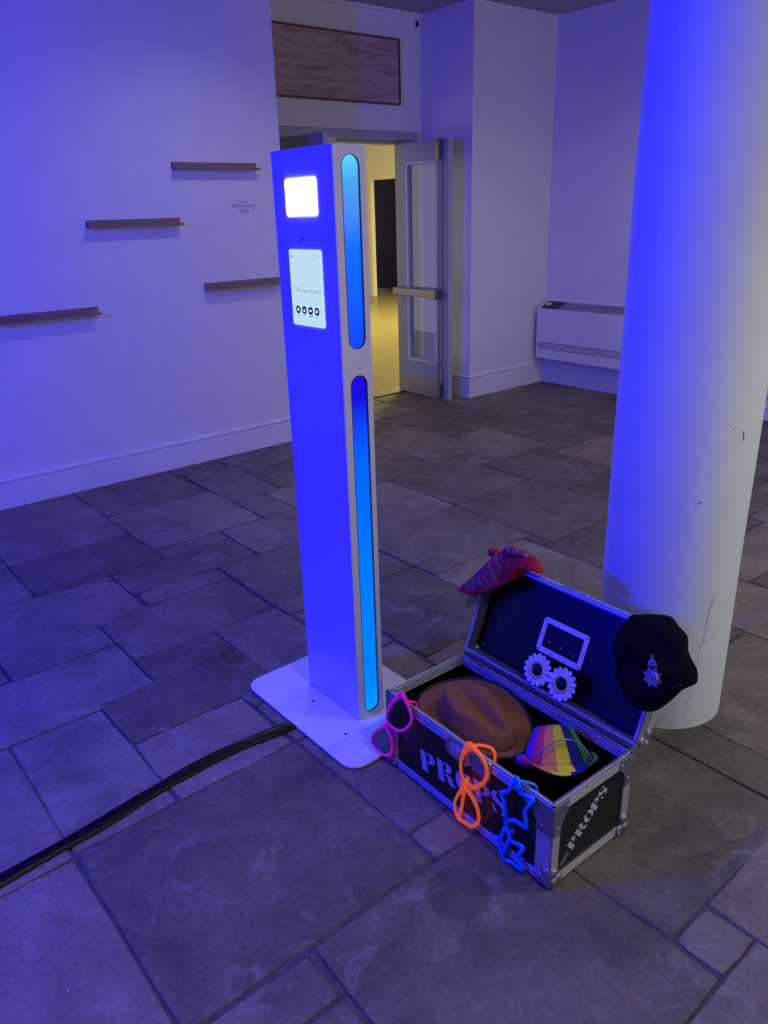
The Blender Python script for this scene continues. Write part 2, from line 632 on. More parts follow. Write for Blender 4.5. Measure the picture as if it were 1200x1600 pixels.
def rivet(parent, loc, axis, r, m='steel'):
    if m not in _riv:
        _riv[m] = MB().ball((0, 0, 0), 1.0, 10, 6).build('rivet', m, parent, smooth=True)
        o = _riv[m]
    else:
        o = _riv[m].copy()
        o.parent = parent
        C.objects.link(o)
    o.name = 'rivet'
    o.location = loc
    o.scale = [r * (0.5 if axis == i else 1.0) for i in range(3)]
    return o


# ------------------------------------------------------------------ room shell
YW, YD, XP, XA, ZC, XE = 4.495, 5.073, 4.652, 5.60, 2.885, 2.923
floor = struct(MB().box(-2.2, 5.75, -2.6, 5.13, -0.06, -0.006).build('floor', 'mortar'), 'dark grey brown flagstone floor with recessed mortar joints')
struct(MB().box(-2.2, XE, YW, 5.25, -0.05, ZC).build('wall_left', 'wall'))
wb = MB()
wb.box(XE, 3.22, YD, 5.25, 0, ZC).box(4.61, XP + 0.1, YD, 5.25, 0, ZC).box(3.22, 4.61, YD, 5.25, 2.07, ZC)
struct(wb.build('wall_back', 'wall'))
struct(MB().box(XP, 5.75, 4.508, 5.25, -0.05, ZC).build('wall_pillar', 'wall'))
struct(MB().box(XA, 5.75, -2.6, 4.508, -0.05, ZC).build('wall_right', 'wall'))
struct(MB().box(-2.2, 5.75, -2.6, 5.25, ZC, ZC + 0.08).build('ceiling', 'ceiling'))
struct(MB().box(-2.2, 1.0, -2.75, -2.6, -0.05, ZC).build('blocker_wall_behind', 'blocker_grey'))  # unseen part wall, added to keep ambient light off the kiosk front
struct(MB().box(-2.35, -2.2, -2.6, 5.25, -0.05, ZC).build('blocker_wall_side', 'blocker_grey'))  # unseen wall, added to block ambient light from this side


def skirting(name, pts, h, t=0.018):
    """moulded skirting following points (x,y); offset to the room side given per segment"""
    m = MB()
    for (x0, x1, y0, y1) in pts:
        m.box(x0, x1, y0, y1, 0, h - 0.022)
        if x1 - x0 > y1 - y0:
            m.box(x0, x1, y0 + 0.004, y1, h - 0.022, h - 0.010)
            m.box(x0, x1, y0 - 0.003, y1, h - 0.010, h)
        else:
            m.box(x0 + 0.004, x1, y0, y1, h - 0.022, h - 0.010)
            m.box(x0 - 0.003, x1, y0, y1, h - 0.010, h)
    return struct(m.build(name, 'skirting', bevel=0.003))


skirting('baseboard_left', [(-2.2, XE, YW - 0.018, YW)], 0.165)
skirting('baseboard_pillar', [(XP - 0.018, XA, 4.490, 4.508)], 0.18)
skirting('baseboard_back', [(XP - 0.018, XP, 4.508, YD)], 0.18)
skirting('baseboard_right', [(XA - 0.018, XA, -2.6, 4.49)], 0.10)
struct(MB().box(XE, XP, YD - 0.03, YD, ZC - 0.022, ZC).build('trim_1', 'skirting', bevel=0.005))     # conduit along the ceiling
struct(MB().box(XA - 0.012, XA, -2.6, 4.49, 0.168, 0.182).build('trim_2', 'skirting', bevel=0.003))  # thin rail below the heater
tr3 = MB().box(4.56, 4.61, YD - 0.012, 5.25, 0, 2.01).box(3.22, 3.265, YD - 0.012, 5.25, 0, 2.01).box(3.22, 4.61, YD - 0.012, 5.25, 2.01, 2.068).box(3.265, 4.56, 5.13, 5.25, 1.985, 2.01)
struct(tr3.build('trim_3', 'frame', bevel=0.003))  # door frame
struct(MB().box(3.22, 4.6, 5.11, 5.27, -0.03, 0.004).build('trim_4', 'kick'))  # threshold strip
sens = MB().box(4.600, 4.616, YD - 0.02, YD, 2.795, 2.835).cyl((4.608, YD - 0.02, 2.81), (0, -1, 0), 0.006, 0.008, 10).build('sensor', 'ac_dark', bevel=0.003)
sens['label'] = 'tiny black sensor high on the wall in the corner above the door'
sens['category'] = 'sensor'

# ------------------------------------------------------------------ hallway beyond the door
struct(MB().box(2.0, 9.4, 5.25, 14, -0.06, 0.0).build('floor_hallway', 'hall_floor'))
hw = MB().box(9.4, 9.46, 5.25, 10.55, 0, ZC).box(9.4, 9.46, 11.63, 14, 0, ZC).box(9.4, 9.46, 10.55, 11.63, 2.01, ZC)
struct(hw.build('wall_hallway', 'hall_wall'))
struct(MB().box(2.0, 9.4, 14, 14.1, 0, ZC).build('wall_hallway_end', 'hall_wall'))
struct(MB().box(5.75, 9.4, 5.1, 5.25, 0, ZC).build('wall_hallway_near', 'hall_wall'))
struct(MB().box(2.0, 12.5, 5.25, 14.1, ZC, ZC + 0.08).build('ceiling_hallway', 'hall_wall'))
t5 = MB().box(9.385, 9.47, 11.59, 11.69, 0, 2.0).box(9.385, 9.47, 10.5, 10.6, 0, 2.0).box(9.385, 9.47, 10.5, 11.69, 2.0, 2.09)
struct(t5.build('trim_5', 'hall_wall', bevel=0.004))
dk = MB().box(9.46, 12.5, 9.6, 14, -0.06, 0.0)
struct(dk.build('floor_dark_room', 'hall_floor'))
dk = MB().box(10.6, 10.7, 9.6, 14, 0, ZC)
struct(dk.build('wall_dark_room', 'dark_room_shade'))
for i, (y0, y1, x1, z1) in enumerate(((11.42, 11.43, 10.3, 0.30), (11.2, 11.32, 10.55, 0.62))):
    o = MB().tube([(10.2, y0, 0.006), (x1, y1, z1)], 0.012, 8).build('leaning_rod', 'ac_slat')
    o['label'] = ('short pale rod standing in the dark room beyond the hallway', 'longer slanting rod in the dark room beyond the hallway')[i]
    o['category'] = 'rod'

# ------------------------------------------------------------------ floor stones
known = [(.71, 1.30, 3.66, 4.42), (.2, 1.30, 4.42, 4.495), (1.30, 1.90, 3.95, 4.495), (1.30, 1.92, 3.36, 3.95), (1.30, 1.65, 3.24, 3.36), (1.03, 1.65, 2.97, 3.24),
         (.71, 1.30, 3.24, 3.66), (1.90, 2.23, 4.30, 4.495), (1.92, 2.24, 3.70, 4.30), (1.92, 2.12, 3.35, 3.70), (2.23, 2.65, 4.14, 4.495), (2.24, 2.65, 3.70, 4.14), (2.12, 2.65, 3.35, 3.70),
         (1.65, 2.22, 2.97, 3.35), (1.04, 1.43, 2.84, 2.97), (1.43, 2.09, 2.37, 2.97), (.82, 1.42, 2.47, 2.84), (.12, 1.03, 2.82, 3.24), (.44, .82, 2.63, 2.82), (-.1, .82, 2.26, 2.63),
         (.82, 1.14, 2.29, 2.47), (1.14, 1.43, 2.05, 2.47), (.62, 1.15, 2.01, 2.29), (.33, .62, 1.69, 2.26), (.62, 1.00, 1.69, 2.01), (1.0, 1.43, 1.93, 2.05), (1.0, 1.3, 1.69, 1.93),
         (.33, 1.01, 1.08, 1.69), (-.35, .33, 1.07, 1.68), (-.3, .33, 1.68, 2.26), (1.01, 1.61, 1.18, 1.69), (1.01, 1.61, 1.07, 1.18), (.63, 1.235, .45, 1.07), (.18, .62, .94, 1.07), (.1, .62, .40, .94),
         (1.235, 1.82, .57, 1.07), (1.24, 1.38, .45, .57), (1.38, 2.05, .02, .57), (.95, 1.38, -.15, .45), (1.82, 1.98, .57, 1.05), (1.98, 2.62, .55, 1.10), (2.78, 3.38, 2.78, 3.36), (2.22, 2.78, 2.78, 3.35),
         (2.10, 2.77, 2.24, 2.78), (2.77, 3.40, 2.11, 2.78), (3.40, 3.93, 2.52, 3.17), (3.40, 3.93, 2.24, 2.52), (3.52, 4.04, 3.17, 3.75), (3.20, 3.52, 3.17, 3.40), (3.20, 3.71, 3.40, 4.20), (2.65, 3.20, 3.36, 3.96),
         (3.20, 3.71, 4.20, 4.50), (3.71, 4.05, 3.75, 4.47), (4.05, 4.42, 3.79, 4.40), (4.04, 4.70, 3.04, 3.79), (3.93, 4.05, 3.04, 3.17), (3.93, 4.55, 2.45, 3.04), (1.62, 2.10, 1.77, 2.37), (2.10, 2.69, 1.62, 2.24),
         (2.69, 3.32, 1.55, 2.11), (1.61, 2.10, 1.20, 1.77), (2.65, 3.20, 3.96, 4.495)]
rnd = random.Random(11)
X0, Y0, RES = -1.6, -1.9, 0.01
NX, NY = int((5.6 - X0) / RES), int((5.08 - Y0) / RES)
occ = np.zeros((NX, NY), bool)
ix = lambda x: int(round((x - X0) / RES))
iy = lambda y: int(round((y - Y0) / RES))
occ[ix(XP - 0.005):, iy(4.505):] = True
occ[:ix(XE), iy(4.49):] = True
stones = []
for (a, b, c, d) in known:
    A, B_, C_, D_ = max(ix(a), 0), ix(b), max(iy(c), 0), min(iy(d), NY)
    stones.append((a, b, c, d))
    occ[A:B_, C_:D_] = True
for j in range(0, NY, 2):
    for i in range(0, NX, 2):
        if occ[i, j]:
            continue
        wmax = 0
        lim = rnd.choice((42, 56, 64, 70))
        while wmax < lim and i + wmax < NX and not occ[i + wmax, j]:
            wmax += 1
        if lim - wmax < 0 or (i + wmax + 14 < NX and not occ[min(i + wmax, NX - 1):min(i + wmax + 14, NX - 1), j].all() and wmax == lim):
            run = wmax
            while i + run < NX and run < wmax + 16 and not occ[i + run, j]:
                run += 1
            if run < wmax + 16:
                wmax = run
        hl = rnd.choice((30, 42, 54, 60))
        h = 0
        while h < hl and j + h < NY and not occ[i:i + wmax, j + h].any():
            h += 1
        if j + h < NY and not occ[i:i + wmax, min(j + h, NY - 1)].any():
            ext = h
            while ext < h + 14 and j + ext < NY and not occ[i:i + wmax, j + ext].any():
                ext += 1
            if ext < h + 14:
                h = ext
        occ[i:i + wmax, j:j + h] = True
        if wmax >= 5 and h >= 5:
            stones.append((X0 + i * RES, X0 + (i + wmax) * RES, Y0 + j * RES, Y0 + (j + h) * RES))
for (a, b, c, d) in stones:
    g = 0.0012 + rnd.random() * 0.0022
    x0, x1, y0, y1 = a + g, b - g, c + g, d - g
    dz = rnd.uniform(-0.0022, 0.0004)
    tx, ty = rnd.uniform(-.002, .002), rnd.uniform(-.002, .002)
    per = []
    nx_, ny_ = max(2, int((x1 - x0) / .11)), max(2, int((y1 - y0) / .11))
    nx_, ny_ = min(nx_, 6), min(ny_, 6)
    for k in range(nx_):
        per.append((x0 + (x1 - x0) * k / nx_, y0, k == 0))
    for k in range(ny_):
        per.append((x1, y0 + (y1 - y0) * k / ny_, k == 0))
    for k in range(nx_):
        per.append((x1 - (x1 - x0) * k / nx_, y1, k == 0))
    for k in range(ny_):
        per.append((x0, y1 - (y1 - y0) * k / ny_, k == 0))
    cx, cy = (x0 + x1) / 2, (y0 + y1) / 2
    top, mid, bot = [], [], []
    for (px, py, corner) in per:
        jx, jy = rnd.uniform(-.0030, .0032), rnd.uniform(-.0030, .0032)
        if corner:
            jx += (cx - px) / abs(cx - px) * .004
            jy += (cy - py) / abs(cy - py) * .004
        qx, qy = px + jx, py + jy
        zz = dz + (qx - cx) * tx + (qy - cy) * ty
        ox = (1 if cx > qx else -1) * .003 if abs(px - x0) < 1e-6 or abs(px - x1) < 1e-6 else 0
        oy = (1 if cy > qy else -1) * .003 if abs(py - y0) < 1e-6 or abs(py - y1) < 1e-6 else 0
        top.append((qx + ox - cx, qy + oy - cy, zz))
        mid.append((qx - cx, qy - cy, zz - .003))
        bot.append((qx - cx, qy - cy, -.012))
    n = len(top)
    m = MB()
    fs = [tuple(range(n))]
    for i in range(n):
        k = (i + 1) % n
        fs += [(i, n + i, n + k, k), (n + i, 2 * n + i, 2 * n + k, n + k)]
    m.add(top + mid + bot, fs)
    o = m.build('flagstone', 'stone', floor)
    o.location = (cx, cy, 0)

# ------------------------------------------------------------------ door leaves
def door_leaf(name, hinge, ang, sgn, label):
    """leaf local frame: x thickness (face at x=0 looks to -x), y from the free edge (0) to the hinge (0.63), z up"""
    e = empty(name, label, 'door', None)
    e['kind'] = 'structure'
    e.location = hinge
    e.rotation_euler.z = ang
    W, H, T = 0.625, 1.985, 0.044
    g0, g1, h0, h1 = 0.130, 0.480, 0.305, 1.835
    m = MB()
    for b in ((0, g0, 0.012, H), (g1, W, 0.012, H), (g0, g1, 0.012, h0), (g0, g1, h1, H)):
        m.box(0, T, b[0], b[1], b[2], b[3])
    m.build('leaf_frame', 'door', e, bevel=0.002)
    # beads round the pane
    bd = MB()
    for b in ((g0 - .012, g0 + .012, h0 - .012, h1 + .012), (g1 - .012, g1 + .012, h0 - .012, h1 + .012), (g0, g1, h0 - .012, h0 + .012), (g0, g1, h1 - .012, h1 + .012)):
        bd.box(-0.006, T + 0.006, *b)
    bd.build('glazing_bead', 'frame', e, bevel=0.002)
    MB().box(0.018, 0.024, g0, g1, h0, h1).build('pane', 'glass', e)
    MB().box(-0.002, 0.0, 0.045, W - 0.005, 0.02, 0.165).build('kick_plate', 'kick', e)
    MB().box(0.002, T - 0.002, -0.003, 0.0, 0.012, H).build('edge_strip', 'frame', e)
    bar = MB()
    bar.box(-0.062, -0.030, 0.09, W - 0.01, 0.835, 0.895)
    bar.box(-0.068, 0.0, 0.075, 0.125, 0.825, 0.905)
    bar.box(-0.05, 0.0, W - 0.05, W - 0.012, 0.835, 0.895)
    bar.build('push_bar', 'brass', e, bevel=0.005)
    rod = MB()
    rod.tube([(-0.022, 0.088, 0.14), (-0.022, 0.088, 1.86)], 0.0085, 10)
    rod.box(-0.036, 0.0, 0.068, 0.108, 1.845, 1.985)
    rod.box(-0.032, 0.0, 0.070, 0.106, 0.03, 0.14)
    rod.build('latch_rod', 'brass', e, bevel=0.003, smooth=False)
    for z in (0.25, 1.0, 1.75):
        MB().cyl((T + 0.004, W + 0.002, z), (0, 0, 1), 0.008, 0.10, 10).build('hinge', 'brass', e)
    return e


door_leaf('door_1', (4.412, 4.522, 0), R(-1.2), 1, 'open grey glazed door leaf with push bar standing against the pillar')
d2 = door_leaf('door_2', (3.322, 4.530, 0), R(2.0), 1, 'open grey door leaf mostly hidden behind the photo kiosk')
# mirrored leaf: push hardware faces the opening
for ch in d2.children:
    for v in ch.data.vertices:
        v.co.x = -v.co.x
    ch.data.flip_normals()
d3 = MB().box(4.44, 4.52, 5.078, 5.118, 1.97, 2.02).build('door_closer', 'hall_wall', bevel=0.003)
d3.location = (-0.745, -0.03, -0.005)
d3['label'] = 'small pale bracket under the lintel at the top of the doorway'
d3['category'] = 'bracket'

# ------------------------------------------------------------------ wooden panel above the door
e = empty('wooden_panel', 'wide dark wood panel in a thin frame above the doorway', 'panel', None, (3.81, YD, 2.25))
mb = MB()
x0, x1 = -0.66, 0.606
mb.box(x0, x1, -0.03, 0, 0, 0.012).box(x0, x1, -0.03, 0, 0.434, 0.446).box(x1 - 0.012, x1, -0.03, 0, 0.012, 0.434).box(x0, x0 + 0.012, -0.03, 0, 0.012, 0.434)
mb.build('panel_frame', 'oak_edge', e, bevel=0.002)
MB().box(x0 + 0.012, x1 - 0.012, -0.018, -0.002, 0.012, 0.434).build('board', 'oak', e)

# ------------------------------------------------------------------ picture ledges
LG = [('wooden picture ledge highest on the white wall, above the notice', 2.177, 2.732, 1.7505),
      ('wooden picture ledge left of the notice on the white wall', 1.637, 2.186, 1.4530),
      ('wooden picture ledge below the notice, its end hidden by the kiosk', 2.303, 2.852, 1.0735),
      ('wooden picture ledge lowest and furthest left, cut by the photo edge', 1.070, 1.623, 0.9990)]
for lab, a, b, z in LG:
    e = empty('picture_ledge', lab, 'shelf', 'picture ledges on the white wall', ((a + b) / 2, YW, z))
    hw_ = (b - a) / 2
    MB().box(-hw_, hw_, -0.013, 0, 0.0, 0.040).build('back_board', 'walnut', e, bevel=0.0015)
    MB().box(-hw_, hw_, -0.060, -0.013, 0.0, 0.0075).box(-hw_, hw_, -0.060, -0.052, 0.0075, 0.013).build('ledge', 'walnut', e, bevel=0.0015)

# ------------------------------------------------------------------ notice on the wall
e = empty('notice', 'small white paper notice with fine print on the white wall between the picture ledges', 'notice', None, (2.627, YW, 1.392))
MB().box(-0.101, 0.101, -0.0015, -0.0003, 0, 0.204).build('sheet', 'paper', e)
pr = MB()
rn = random.Random(4)
for (z, hw_, h) in ((0.178, 0.034, 0.006), (0.163, 0.082, 0.006), (0.152, 0.080, 0.005), (0.141, 0.032, 0.004), (0.128, 0.036, 0.007), (0.116, 0.030, 0.003)):
    x = -hw_
    while x < hw_:
        wd = rn.uniform(0.006, 0.016)
        pr.box(x, min(x + wd, hw_), -0.0019, -0.0015, z - h / 2, z + h / 2)
        x += wd + 0.0035
pr.build('printed_lines', 'ink', e)

# ------------------------------------------------------------------ fan heater unit on the right wall
e = empty('wall_heater', 'white wall mounted fan heater unit with grilles beside the pillar', 'heater', None, (XA, 3.75, 0))
yl, yr = 0.708, -0.70      # local y, left end is +y
zb, zt, xf, xt = 0.245, 0.672, -0.165, -0.165
ztb = 0.728       # the top slopes up from the front edge (zt) to the wall (ztb)
hb = MB()
side = [(xf, zb), (0, zb), (0, ztb), (xf, zt)]
for (ya, yb) in ((yl - 0.02, yl), (yr, yr + 0.02)):
    hb.prism(side, lambda a, b, d: (a, d, b), ya, yb)
hb.box(xf, -0.14, yr + 0.02, yl - 0.02, 0.385, zt - 0.004).box(xf, -0.14, yr + 0.02, yl - 0.02, zb, 0.325)
hb.box(-0.14, -0.02, yr + 0.02, yl - 0.02, zb, zb + 0.012)
hb.box(-0.02, 0, yr + 0.02, yl - 0.02, zb, ztb - 0.006)
hb.build('casing', 'ac', e)
MB().prism([(-0.135, 0.26), (-0.03, 0.26), (-0.03, 0.665), (-0.135, 0.625)], lambda a, b, d: (a, d, b), yr + 0.02, yl - 0.02).build('core', 'ac_dark', e)
ts = (ztb - zt) / 0.165
for k in range(5):
    x = -0.130 + k * 0.0235
    zc_ = zt + (x - xf) * ts
    MB().prism([(x, zc_ - 0.022), (x + 0.006, zc_ - 0.020), (x + 0.006, zc_), (x, zc_ - 0.002)], lambda a, b, d: (a, d, b), yr + 0.03, 0.51).build('top_slat', 'ac_slat', e)
for k in range(5):
    z = 0.330 + k * 0.0108
    MB().add([(-0.160, yr + 0.03, z), (-0.160, yl - 0.03, z), (-0.142, yl - 0.03, z + 0.006), (-0.142, yr + 0.03, z + 0.006),
              (-0.160, yr + 0.03, z + 0.004), (-0.160, yl - 0.03, z + 0.004), (-0.142, yl - 0.03, z + 0.010), (-0.142, yr + 0.03, z + 0.010)],
             [(0, 1, 2, 3), (4, 7, 6, 5), (0, 4, 5, 1), (1, 5, 6, 2), (2, 6, 7, 3), (3, 7, 4, 0)]).build('front_slat', 'ac', e)
MB().prism([(-0.138, 0.65), (-0.024, 0.69), (-0.024, zt + 0.141 * ts - 0.002), (-0.138, zt + 0.027 * ts - 0.002)], lambda a, b, d: (a, d, b), 0.515, yl - 0.022).build('control_panel', 'ac_dark', e)
MB().cyl((-0.085, 0.645, zt + 0.08 * ts - 0.003), (-ts, 0, 1), 0.021, 0.008, 18).build('dial', 'white_plastic', e)
MB().tube([(-0.05, 0.68, 0.245), (-0.05, 0.68, 0.215), (-0.05, 0.42, 0.205), (-0.05, 0.40, 0.245)], 0.008, 8).build('pipe', 'ac', e, smooth=True)

# ------------------------------------------------------------------ column
e = empty('column', 'thick round white column with fine cracks behind the open case', 'column', None, (2.030, 1.107, 0))
P = []
n = 96
for j in range(40):
    z = ZC * j / 39
    r = 0.195 + 0.0008 * math.sin(z * 9) + (0.0012 if j == 0 else 0)
    P.append([(r * math.cos(2 * PI * i / n), r * math.sin(2 * PI * i / n), z) for i in range(n)])
MB().grid(P, True).build('shaft', 'column', e, smooth=True)


def on_col(pts, r, name, m):
    """pts: (angle from camera axis in deg, + to the right; height)"""
    q = []
    a0 = math.atan2(-1.107, -2.03)
    for a, z in pts:
        an = a0 + R(a)
        q.append((0.1955 * math.cos(an), 0.1955 * math.sin(an), z))
    MB().tube(q, r, 6).build(name, m, e)


on_col([(42, 0.45), (38, 0.40), (37, 0.34), (36, 0.29), (34, 0.285), (33, 0.22), (31, 0.15), (28, 0.06), (27, 0.02)], 0.0007, 'crack', 'crack')
on_col([(52, 0.335), (46, 0.315), (40, 0.305), (34, 0.29), (26, 0.27)], 0.0008, 'crack', 'crack')
on_col([(47, 0.93), (48.5, 0.905)], 0.0016, 'scratch', 'scratch')
on_col([(36, 0.94), (38, 0.942)], 0.0011, 'scratch', 'scratch')
on_col([(16, 0.735), (18.5, 0.742)], 0.0012, 'scratch', 'scratch')
on_col([(-8, 0.80), (2, 0.792)], 0.0005, 'scratch', 'crack')
on_col([(17, 0.58), (34, 0.60)], 0.0004, 'scratch', 'crack')

# ------------------------------------------------------------------ cable cover
pts = smooth_loop([(-0.25, 1.695), (0.0, 1.705), (0.16, 1.722), (0.40, 1.742), (0.57, 1.766), (0.76, 1.782), (0.93, 1.772), (1.038, 1.756)], 12, False)
rn = random.Random(3)
P = []
for i, (x, y) in enumerate(pts):
    wd = 0.021 + 0.002 * math.sin(i * 0.35) + rn.uniform(-.0008, .0008)
    row = []
    for k in range(13):
        a = PI * k / 12
        h = 0.0135 + (0.003 if k in (3, 4, 9) else 0) - (0.002 if k in (6, 7) else 0) + rn.uniform(-.0007, .0007)
        row.append((x - 0.02 * math.cos(a) * 0, y + wd * math.cos(a), 0.0008 + max(0, h * math.sin(a))))
    P.append(row)
o = MB().grid(P).build('cable_cover', 'wrap', smooth=True)
o['label'] = 'cable bundle in glossy black wrap running across the stone floor to the kiosk'
o['category'] = 'cable'

# ------------------------------------------------------------------ photo kiosk
KX0, KX1, KY0, KY1, KZ0, KZ1 = 1.205, 1.301, 1.625, 1.897, 0.012, 1.651
kc = Vector(((KX0 + KX1) / 2, (KY0 + KY1) / 2, 0))
kiosk = empty('photo_kiosk', 'tall slim white photo kiosk with glowing side slots and touch screen', 'photo kiosk', None, kc)
kx0, kx1, ky0, ky1 = KX0 - kc.x, KX1 - kc.x, KY0 - kc.y, KY1 - kc.y
MB().prism(rrect(1.040 - kc.x, 1.462 - kc.x, 1.452 - kc.y, 2.052 - kc.y, 0.055, 8), lambda a, b, d: (a, b, d), 0.0035, 0.0115).build('base_plate', 'kiosk_face', kiosk, bevel=0.0015)
for (x, y) in ((1.155, 1.81), (1.13, 1.60)):
    MB().cyl((x - kc.x, y - kc.y, 0.0115), (0, 0, 1), 0.0045, 0.001, 12).build('screw', 'screw', kiosk)


def slot(zc0, zc1, xc, r, n=12):
    out = []
    for k in range(n + 1):
        a = PI * k / n
        out.append((xc + r * math.cos(a), zc1 - r + r * math.sin(a)))
    for k in range(n + 1):
        a = PI + PI * k / n
        out.append((xc + r * math.cos(a), zc0 + r + r * math.sin(a)))
    return out


sx_ = 1.2548 - kc.x
slots = [slot(1.162, 1.629, sx_, 0.0270), slot(0.026, 1.091, sx_, 0.0270)]
bm = bmesh.new()
yf = ky0


def loop_edges(pts, y):
    vs = [bm.verts.new((a, y, b)) for a, b in pts]
    return vs, [bm.edges.new((vs[i], vs[(i + 1) % len(vs)])) for i in range(len(vs))]


outer = [(kx0, KZ0), (kx1, KZ0), (kx1, KZ1), (kx0, KZ1)]
vo, eo = loop_edges(outer, yf)
alle = list(eo)
for s in slots:
    vi, ei = loop_edges(s, yf)
    alle += ei
    vb = [bm.verts.new((a, yf + 0.012, b)) for a, b in s]
    for i in range(len(s)):
        k = (i + 1) % len(s)
        bm.faces.new((vi[i], vi[k], vb[k], vb[i]))
    bm.faces.new(vb)
bmesh.ops.triangle_fill(bm, use_beauty=True, use_dissolve=False, edges=alle)
vk = [bm.verts.new((a, ky1, b)) for a, b in outer]
for i in range(4):
    k = (i + 1) % 4
    bm.faces.new((vo[i], vk[i], vk[k], vo[k]))
bm.faces.new(vk)
bmesh.ops.recalc_face_normals(bm, faces=bm.faces)
me = bpy.data.meshes.new('body')
bm.to_mesh(me)
bm.free()
me.materials.append(MT['kiosk'])
body = bpy.data.objects.new('body', me)
C.objects.link(body)
body.parent = kiosk
# glossy front panel
MB().prism(rrect(ky0 + 0.001, ky1 - 0.001, KZ0 + 0.001, KZ1 - 0.001, 0.002, 2), lambda a, b, d: (d, a, b), kx0 - 0.0025, kx0).build('front_panel', 'kiosk_face', kiosk)
cy_ = rgb
LED = [led_mat('led_upper', 1.162, 1.629, [(0.0, rgb(0, 70, 255)), (0.25, rgb(0, 88, 255)), (0.55, rgb(0, 110, 255)), (0.72, rgb(70, 140, 250)), (0.86, rgb(70, 165, 240)), (1.0, rgb(95, 215, 250))], 1.0),
       led_mat('led_lower', 0.026, 1.091, [(0.0, rgb(0, 160, 255)), (0.08, rgb(0, 135, 255)), (0.5, rgb(0, 120, 255)), (0.78, rgb(0, 100, 255)), (0.88, rgb(10, 60, 250)), (0.94, rgb(12, 5, 225)), (1.0, rgb(20, 0, 215))], 1.0)]
for s, lm_, nm in zip(slots, LED, ('upper', 'lower')):
    d = MB().prism([(a, b) for a, b in s], lambda a, b, dd: (a, dd, b), yf + 0.005, yf + 0.011).build('light_slot', lm_, kiosk)
    cxs, = (sx_,)
    zc0, zc1 = min(b for a, b in s), max(b for a, b in s)
    MB().ring(slot(zc0 - .0012, zc1 + .0012, sx_, 0.0282), slot(zc0 + .0004, zc1 - .0004, sx_, 0.0266), lambda a, b, dd: (a, dd, b), yf - 0.0008, yf + 0.005).build('slot_rim', 'rim_dark', kiosk)
fx = kx0 - 0.0025
# flash panel
MB().prism(rrect(1.6975 - kc.y, 1.8365 - kc.y, 1.4925, 1.5815, 0.008), lambda a, b, d: (d, a, b), fx - 0.0018, fx).build('flash_light', 'flash', kiosk)
# tablet
scr = MB().prism(rrect(1.6905 - kc.y, 1.8375 - kc.y, 1.2145, 1.4095, 0.006), lambda a, b, d: (d, a, b), fx - 0.003, fx).build('tablet', 'screen_edge', kiosk)
MB().prism(rrect(1.6935 - kc.y, 1.8345 - kc.y, 1.2175, 1.4065, 0.004), lambda a, b, d: (d, a, b), fx - 0.0036, fx - 0.003).build('display', 'screen', scr)
ym = 1.764 - kc.y
fr_ = Matrix(((0, 0, -1, fx - 0.0038), (-1, 0, 0, ym - 0.006), (0, 1, 0, 1.302), (0, 0, 0, 1)))
text_mesh('script_title', 'The Luxe Occasion', 0.0155, fr_, 'screen_gold', scr, shear=0.5, space=0.92)
for k in range(4):
    yy = 1.8085 - 0.0292 * k - kc.y
    zz = 1.2555
    icon = MB().prism([(yy + 0.0103 * math.cos(2 * PI * i / 24), zz + 0.0103 * math.sin(2 * PI * i / 24)) for i in range(24)], lambda a, b, d: (d, a, b), fx - 0.0042, fx - 0.0036)
    icon.cur = 1
    sh = [rrect(yy - .004, yy + .004, zz - .0048, zz + .0048, .002, 3), rrect(yy - .0048, yy + .0044, zz - .0052, zz + .003, .002, 3),
          rrect(yy - .0056, yy + .0056, zz - .003, zz + .003, .001, 3), rrect(yy - .0048, yy + .0048, zz - .004, zz + .004, .001, 3)][k]
    icon.prism(sh, lambda a, b, d: (d, a, b), fx - 0.0046, fx - 0.0042)
    icon.cur = 0
    if k in (1, 3):
        icon.prism([(yy + 0.0016 * math.cos(2 * PI * i / 10) - (.0008 if k == 1 else 0), zz + 0.0016 * math.sin(2 * PI * i / 10)) for i in range(10)], lambda a, b, d: (d, a, b), fx - 0.0048, fx - 0.0046)
    icon.build('screen_icon', ['screen_ink', 'screen_white'], scr)
    hw_ = (.004, .0025, .0085, .004)[k]
    MB().box(fx - 0.0039, fx - 0.0036, yy - hw_, yy + hw_, zz - 0.0150, zz - 0.0136).build('icon_caption', 'ink', scr)
for (y, z, a) in ((1.8285, 1.3985, .0014), (1.8285, 1.392, .0012), (1.8225, 1.392, .0016), (1.700, 1.395, .0006), (1.700, 1.398, .0006), (1.700, 1.392, .0006)):
    MB().box(fx - 0.0039, fx - 0.0036, y - a - kc.y, y + a - kc.y, z - a * 1.3, z + a * 1.3).build('corner_mark', 'ink', scr)
MB().cyl((fx, 1.772 - kc.y, 1.437), (-1, 0, 0), 0.0028, 0.001, 14).build('webcam', 'lens_black', kiosk)

# ------------------------------------------------------------------ props case
CW = Matrix.Translation((1.142, 0.829, 0)) @ Matrix.Rotation(R(-1.5), 4, 'Z')
D, V, H = 0.295, 0.602, 0.246
case = empty('props_case', 'open black flight case with aluminium edges and PROPS stencilled on it', 'flight case', None, mw=CW)
zb = 0.006
MB().box(0.0025, 0.009, 0.004, V - 0.004, zb, H - 0.004).build('front_panel', 'laminate', case)
MB().box(D - 0.009, D - 0.0025, 0.004, V - 0.004, zb, H - 0.004).build('back_panel', 'laminate', case)
MB().box(0.009, D - 0.009, 0.0025, 0.009, zb, H - 0.004).build('end_panel', 'laminate', case)
MB().box(0.009, D - 0.009, V - 0.009, V - 0.0025, zb, H - 0.004).build('end_panel', 'laminate', case)
MB().box(0.009, D - 0.009, 0.009, V - 0.009, zb, zb + 0.008).build('bottom_panel', 'inside', case)


